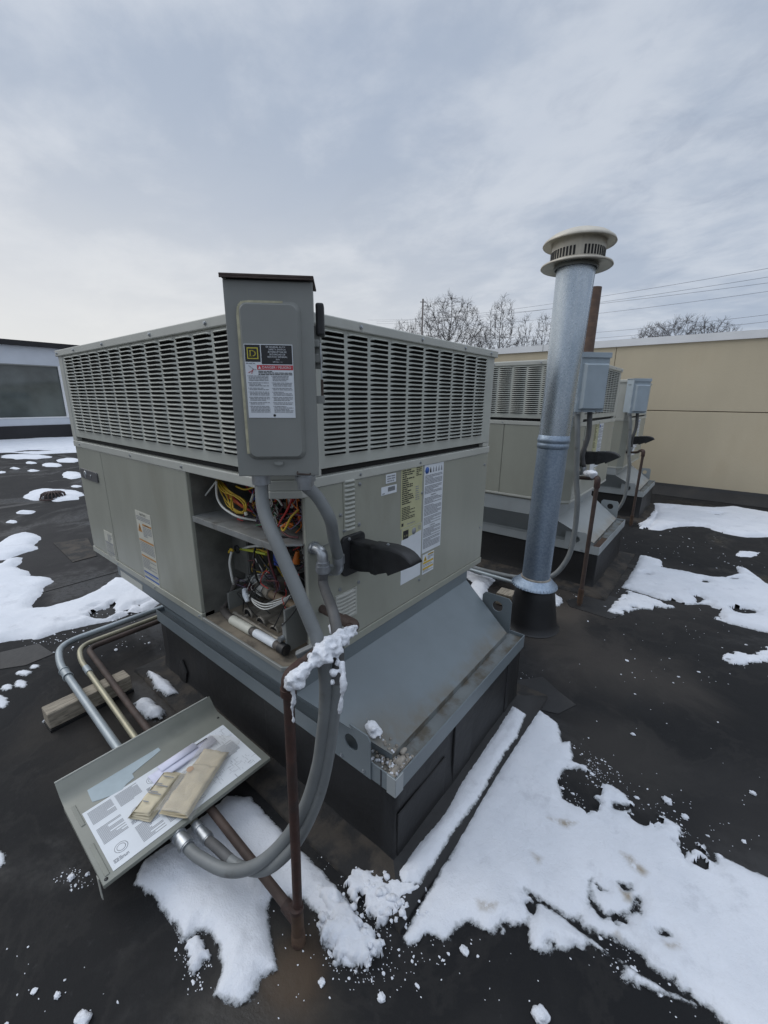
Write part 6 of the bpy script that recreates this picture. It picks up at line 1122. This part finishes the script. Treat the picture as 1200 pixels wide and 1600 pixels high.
def snow_details():
    rng = random.Random(99)
    # snow caked on the near gas pipe
    m = MB(); k = 0
    for (px, py, y, r) in ((554, 981, .02, .012), (547, 986, .00, .018), (538, 992, -.02, .019), (529, 999, -.05, .021), (520, 1006, -.08, .022), (512, 1014, -.10, .022), (504, 1021, -.115, .022), (496, 1028, -.125, .018), (489, 1033, -.13, .012), (524, 1016, -.085, .016), (540, 1003, -.03, .012), (512, 1030, -.115, .013), (485, 1025, -.12, .008), (531, 988, -.04, .012), (500, 1012, -.10, .014)):
        lump(m, ony(px, py, y), r, k, 'snow', 3, (1, 1, 0.85), 0.6); k += 1
    for (px, py, y, r) in ((476, 1046, -.165, .015), (468, 1053, -.180, .018), (460, 1060, -.190, .019), (453, 1067, -.195, .013), (484, 1041, -.15, .009), (467, 1069, -.19, .012), (489, 1034, -.14, .006), (447, 1072, -.2, .006)): lump(m, ony(px, py, y), r, k, 'snow', 3, (1, 1, 0.9), 0.6); k += 1
    lump(m, ony(522, 985, 0.06), 0.013, 77, 'snow', 2); lump(m, ony(519, 980, 0.07), 0.010, 78, 'snow', 2)
    q = [ony(457, 1072, -.195), ony(459, 1090, -.195), ony(457, 1108, -.195), ony(459, 1125, -.194), ony(458, 1147, -.193)]; m.tube(spline(q, 5), [0.0065-0.0003*i for i in range(len(spline(q, 5)))], 'snow', 8)
    q = [ony(534, 1034, -.09), ony(537, 1060, -.105), ony(534, 1090, -.115), ony(530, 1117, -.12)]; m.tube(spline(q, 6), [0.0085-0.0002*i for i in range(len(spline(q, 6)))], 'snow', 8)
    for (px, py, y, r) in ((522, 1050, -.11, .010), (519, 1066, -.12, .007), (528, 1036, -.09, .010)): lump(m, ony(px, py, y), r, k, 'snow', 2); k += 1
    cake(tag(m.build('snow_lump'), 'snow caked along the top of the near gas pipe elbow and hoses', 'snow'))
    m = MB(); a = ony(463, 1024, -.10); b = ony(496, 1008, -.06); d = (b-a); m.box(0, d.length, -0.010, 0.010, -0.008, 0.008, 'liquidtight', Matrix.Translation(a) @ d.to_track_quat('X', 'Z').to_matrix().to_4x4()); tag(m.build('pipe_strap', None, 0.004), 'short grey strap bracket beside the snowy gas pipe elbow', 'bracket')
    m = MB(); p = Vector((0.205, 0.135, 0.430)); lump(m, p+Vector((-.012, .006, .0)), 0.024, 3, 'snow', 3, (1.25, 0.8, 0.9), 0.5); cake(tag(m.build('snow_lump'), 'little snow lump behind the near lifting lug', 'snow'))
    m = MB(); p = Vector((0.205+0.06, 2.525+0.0, 0.93)); 
    for i in range(6): lump(m, Vector((0.24-0.02*i, 2.37+0.045*i, 0.945-0.006*i)), 0.030-0.002*i, i+20, 'snow', 2)
    cake(tag(m.build('snow_lump'), 'snow caked on the gas pipe elbow of the second unit', 'snow'), 0.006)
    # stones and ice bits heaped in the ledge corner
    m = MB()
    for i in range(260):
        u = rng.random()**1.6; x = 0.305-0.16*u*rng.random(); y = 0.105+0.10*rng.random()*(1-u*0.4); r = rng.uniform(0.002, 0.006)
        zz = 0.347 if (x > 0.262 or y < 0.15) else 0.372+max(0, (0.262-x))*0.66; lump(m, (x, y, zz+r*0.5), r, i, 'stones' if rng.random() < 0.62 else ('ice' if rng.random() < .5 else 'snow'), 1)
    for (x, y, r) in ((0.285, 0.165, .014), (0.293, 0.130, .011), (0.27, 0.20, .010)): lump(m, (x, y, 0.352), r, 5, 'stones', 2, (1, 1.6, 0.7))
    o = m.build('debris'); o['kind'] = 'stuff'; o['label'] = 'grey grit and ice crumbs heaped in the near corner of the metal ledge'; o['category'] = 'debris'
    # loose crumbs of snow on the roof
    m = MB(); i = 0
    def spray(cx, cy, sx, sy, n, r0, r1, ang=0.0):
        nonlocal i
        for _ in range(n):
            a = rng.gauss(0, 1)*sx; b = rng.gauss(0, 1)*sy; x = cx+a*math.cos(ang)-b*math.sin(ang); y = cy+a*math.sin(ang)+b*math.cos(ang)
            if y < 690: continue
            p = onz(x, y, 0); d = (p-CAM).length
            if noise.noise(p*7) < -0.05 and rng.random() < 0.8: continue
            r = min(r1, r0*0.8*(1-rng.random())**-0.42*(0.75+0.22*d)); lump(m, (p.x, p.y, r*0.25), r, i, 'snow', 1, (rng.uniform(0.8, 1.6), rng.uniform(0.6, 1.2), 0.5), 0.65); i += 1
    for a in ((595, 1405, 30, 17, 300, .0011, .006, 0.55), (550, 1375, 30, 14, 160, .0010, .004, 0.7), (540, 1470, 34, 32, 300, .0010, .007, 0.8), (590, 1510, 26, 30, 70, .0010, .006), (480, 1480, 16, 26, 60, .0011, .006),
              (1010, 1270, 80, 24, 240, .0012, .008, 0.5), (920, 1205, 24, 18, 200, .0010, .005), (880, 1250, 40, 25, 90, .0012, .006), (640, 1560, 140, 40, 35, .0012, .006), (60, 1540, 70, 50, 25, .0012, .008), (125, 1372, 20, 12, 70, .0011, .008),
              (1060, 850, 55, 12, 60, .0014, .008), (1130, 870, 50, 14, 40, .0018, .010), (1130, 1000, 60, 26, 70, .0012, .007), (1000, 1000, 60, 40, 30, .0014, .007), (1050, 1100, 100, 45, 50, .0012, .007), (930, 862, 12, 10, 120, .0018, .007, -0.9), (940, 935, 30, 10, 60, .0016, .007),
              (110, 1003, 60, 10, 150, .0018, .010), (190, 964, 26, 8, 100, .0020, .010), (305, 1500, 14, 22, 130, .0011, .005), (980, 1500, 60, 34, 110, .0011, .006, 0.6), (700, 1490, 60, 20, 60, .0011, .005), (830, 1130, 20, 40, 60, .0011, .004), (780, 1230, 6, 60, 60, .001, .003, 0.6), (1150, 1250, 60, 60, 25, .0012, .005)): spray(*a)
    for (cx, cy, sx, sy, n, ang) in ((548, 1455, 26, 12, 150, 0.85), (600, 1402, 24, 10, 120, 0.5)):
        for _ in range(n):
            a = rng.gauss(0, 1)*sx; b = rng.gauss(0, 1)*sy; p = onz(cx+a*math.cos(ang)-b*math.sin(ang), cy+a*math.sin(ang)+b*math.cos(ang), 0.012); r = 0.0035+0.008*rng.random()**3; lump(m, (p.x, p.y, rng.uniform(0.008, 0.028)), r, i, 'snow', 2 if r > 0.007 else 1, (rng.uniform(0.8, 1.5), 1, 0.8), 0.5); i += 1
    o = m.build('snow_crumbs'); o['kind'] = 'stuff'; o['label'] = 'loose crumbs of snow scattered over the black roof'; o['category'] = 'snow'
    # single larger clods
    for (x, y, r, lab) in ((726, 1487, .0105, 'snow clod on the black roof below the big trampled field'), (843, 1588, .017, 'lumpy snow clod at the bottom edge of the photo, right of the middle'), (503, 1447, .012, 'smooth oval snow clod right of the gas riser foot'), (130, 1596, .016, 'snow clod cut by the bottom edge at the left'), (596, 1560, .009, 'snow clod right below the crumbly snow, near the bottom'), (1042, 1252, .014, 'flat snow clod above the trampled field'), (1176, 1240, .009, 'small lone snow clod high on the right of the black roof'), (1070, 1277, .010, 'small snow clod at the upper rim of the trampled field'), (90, 1556, .007, 'small snow clod near the bottom left'), (989, 1148, .008, 'small lone snow clod right of the narrow snow strip'), (503, 1536, .008, 'small snow clod between the smooth snow and the bottom edge'), (112, 1372, .010, 'snow clod left of the lowest corner of the removed panel')):
        p = onz(x, y, 0); m = MB(); lump(m, (p.x, p.y, r*0.35), r, x*0.01, 'snow', 3, (1.15, 0.95, 0.6), 0.5); tag(m.build('snow_clod'), lab, 'snow clod', 'snow clods on the black roof')
snow_details()
for o in list(bpy.data.objects):
    if o.name.startswith('roof') and o.get('kind') == 'structure': pass
bpy.context.view_layer.update()
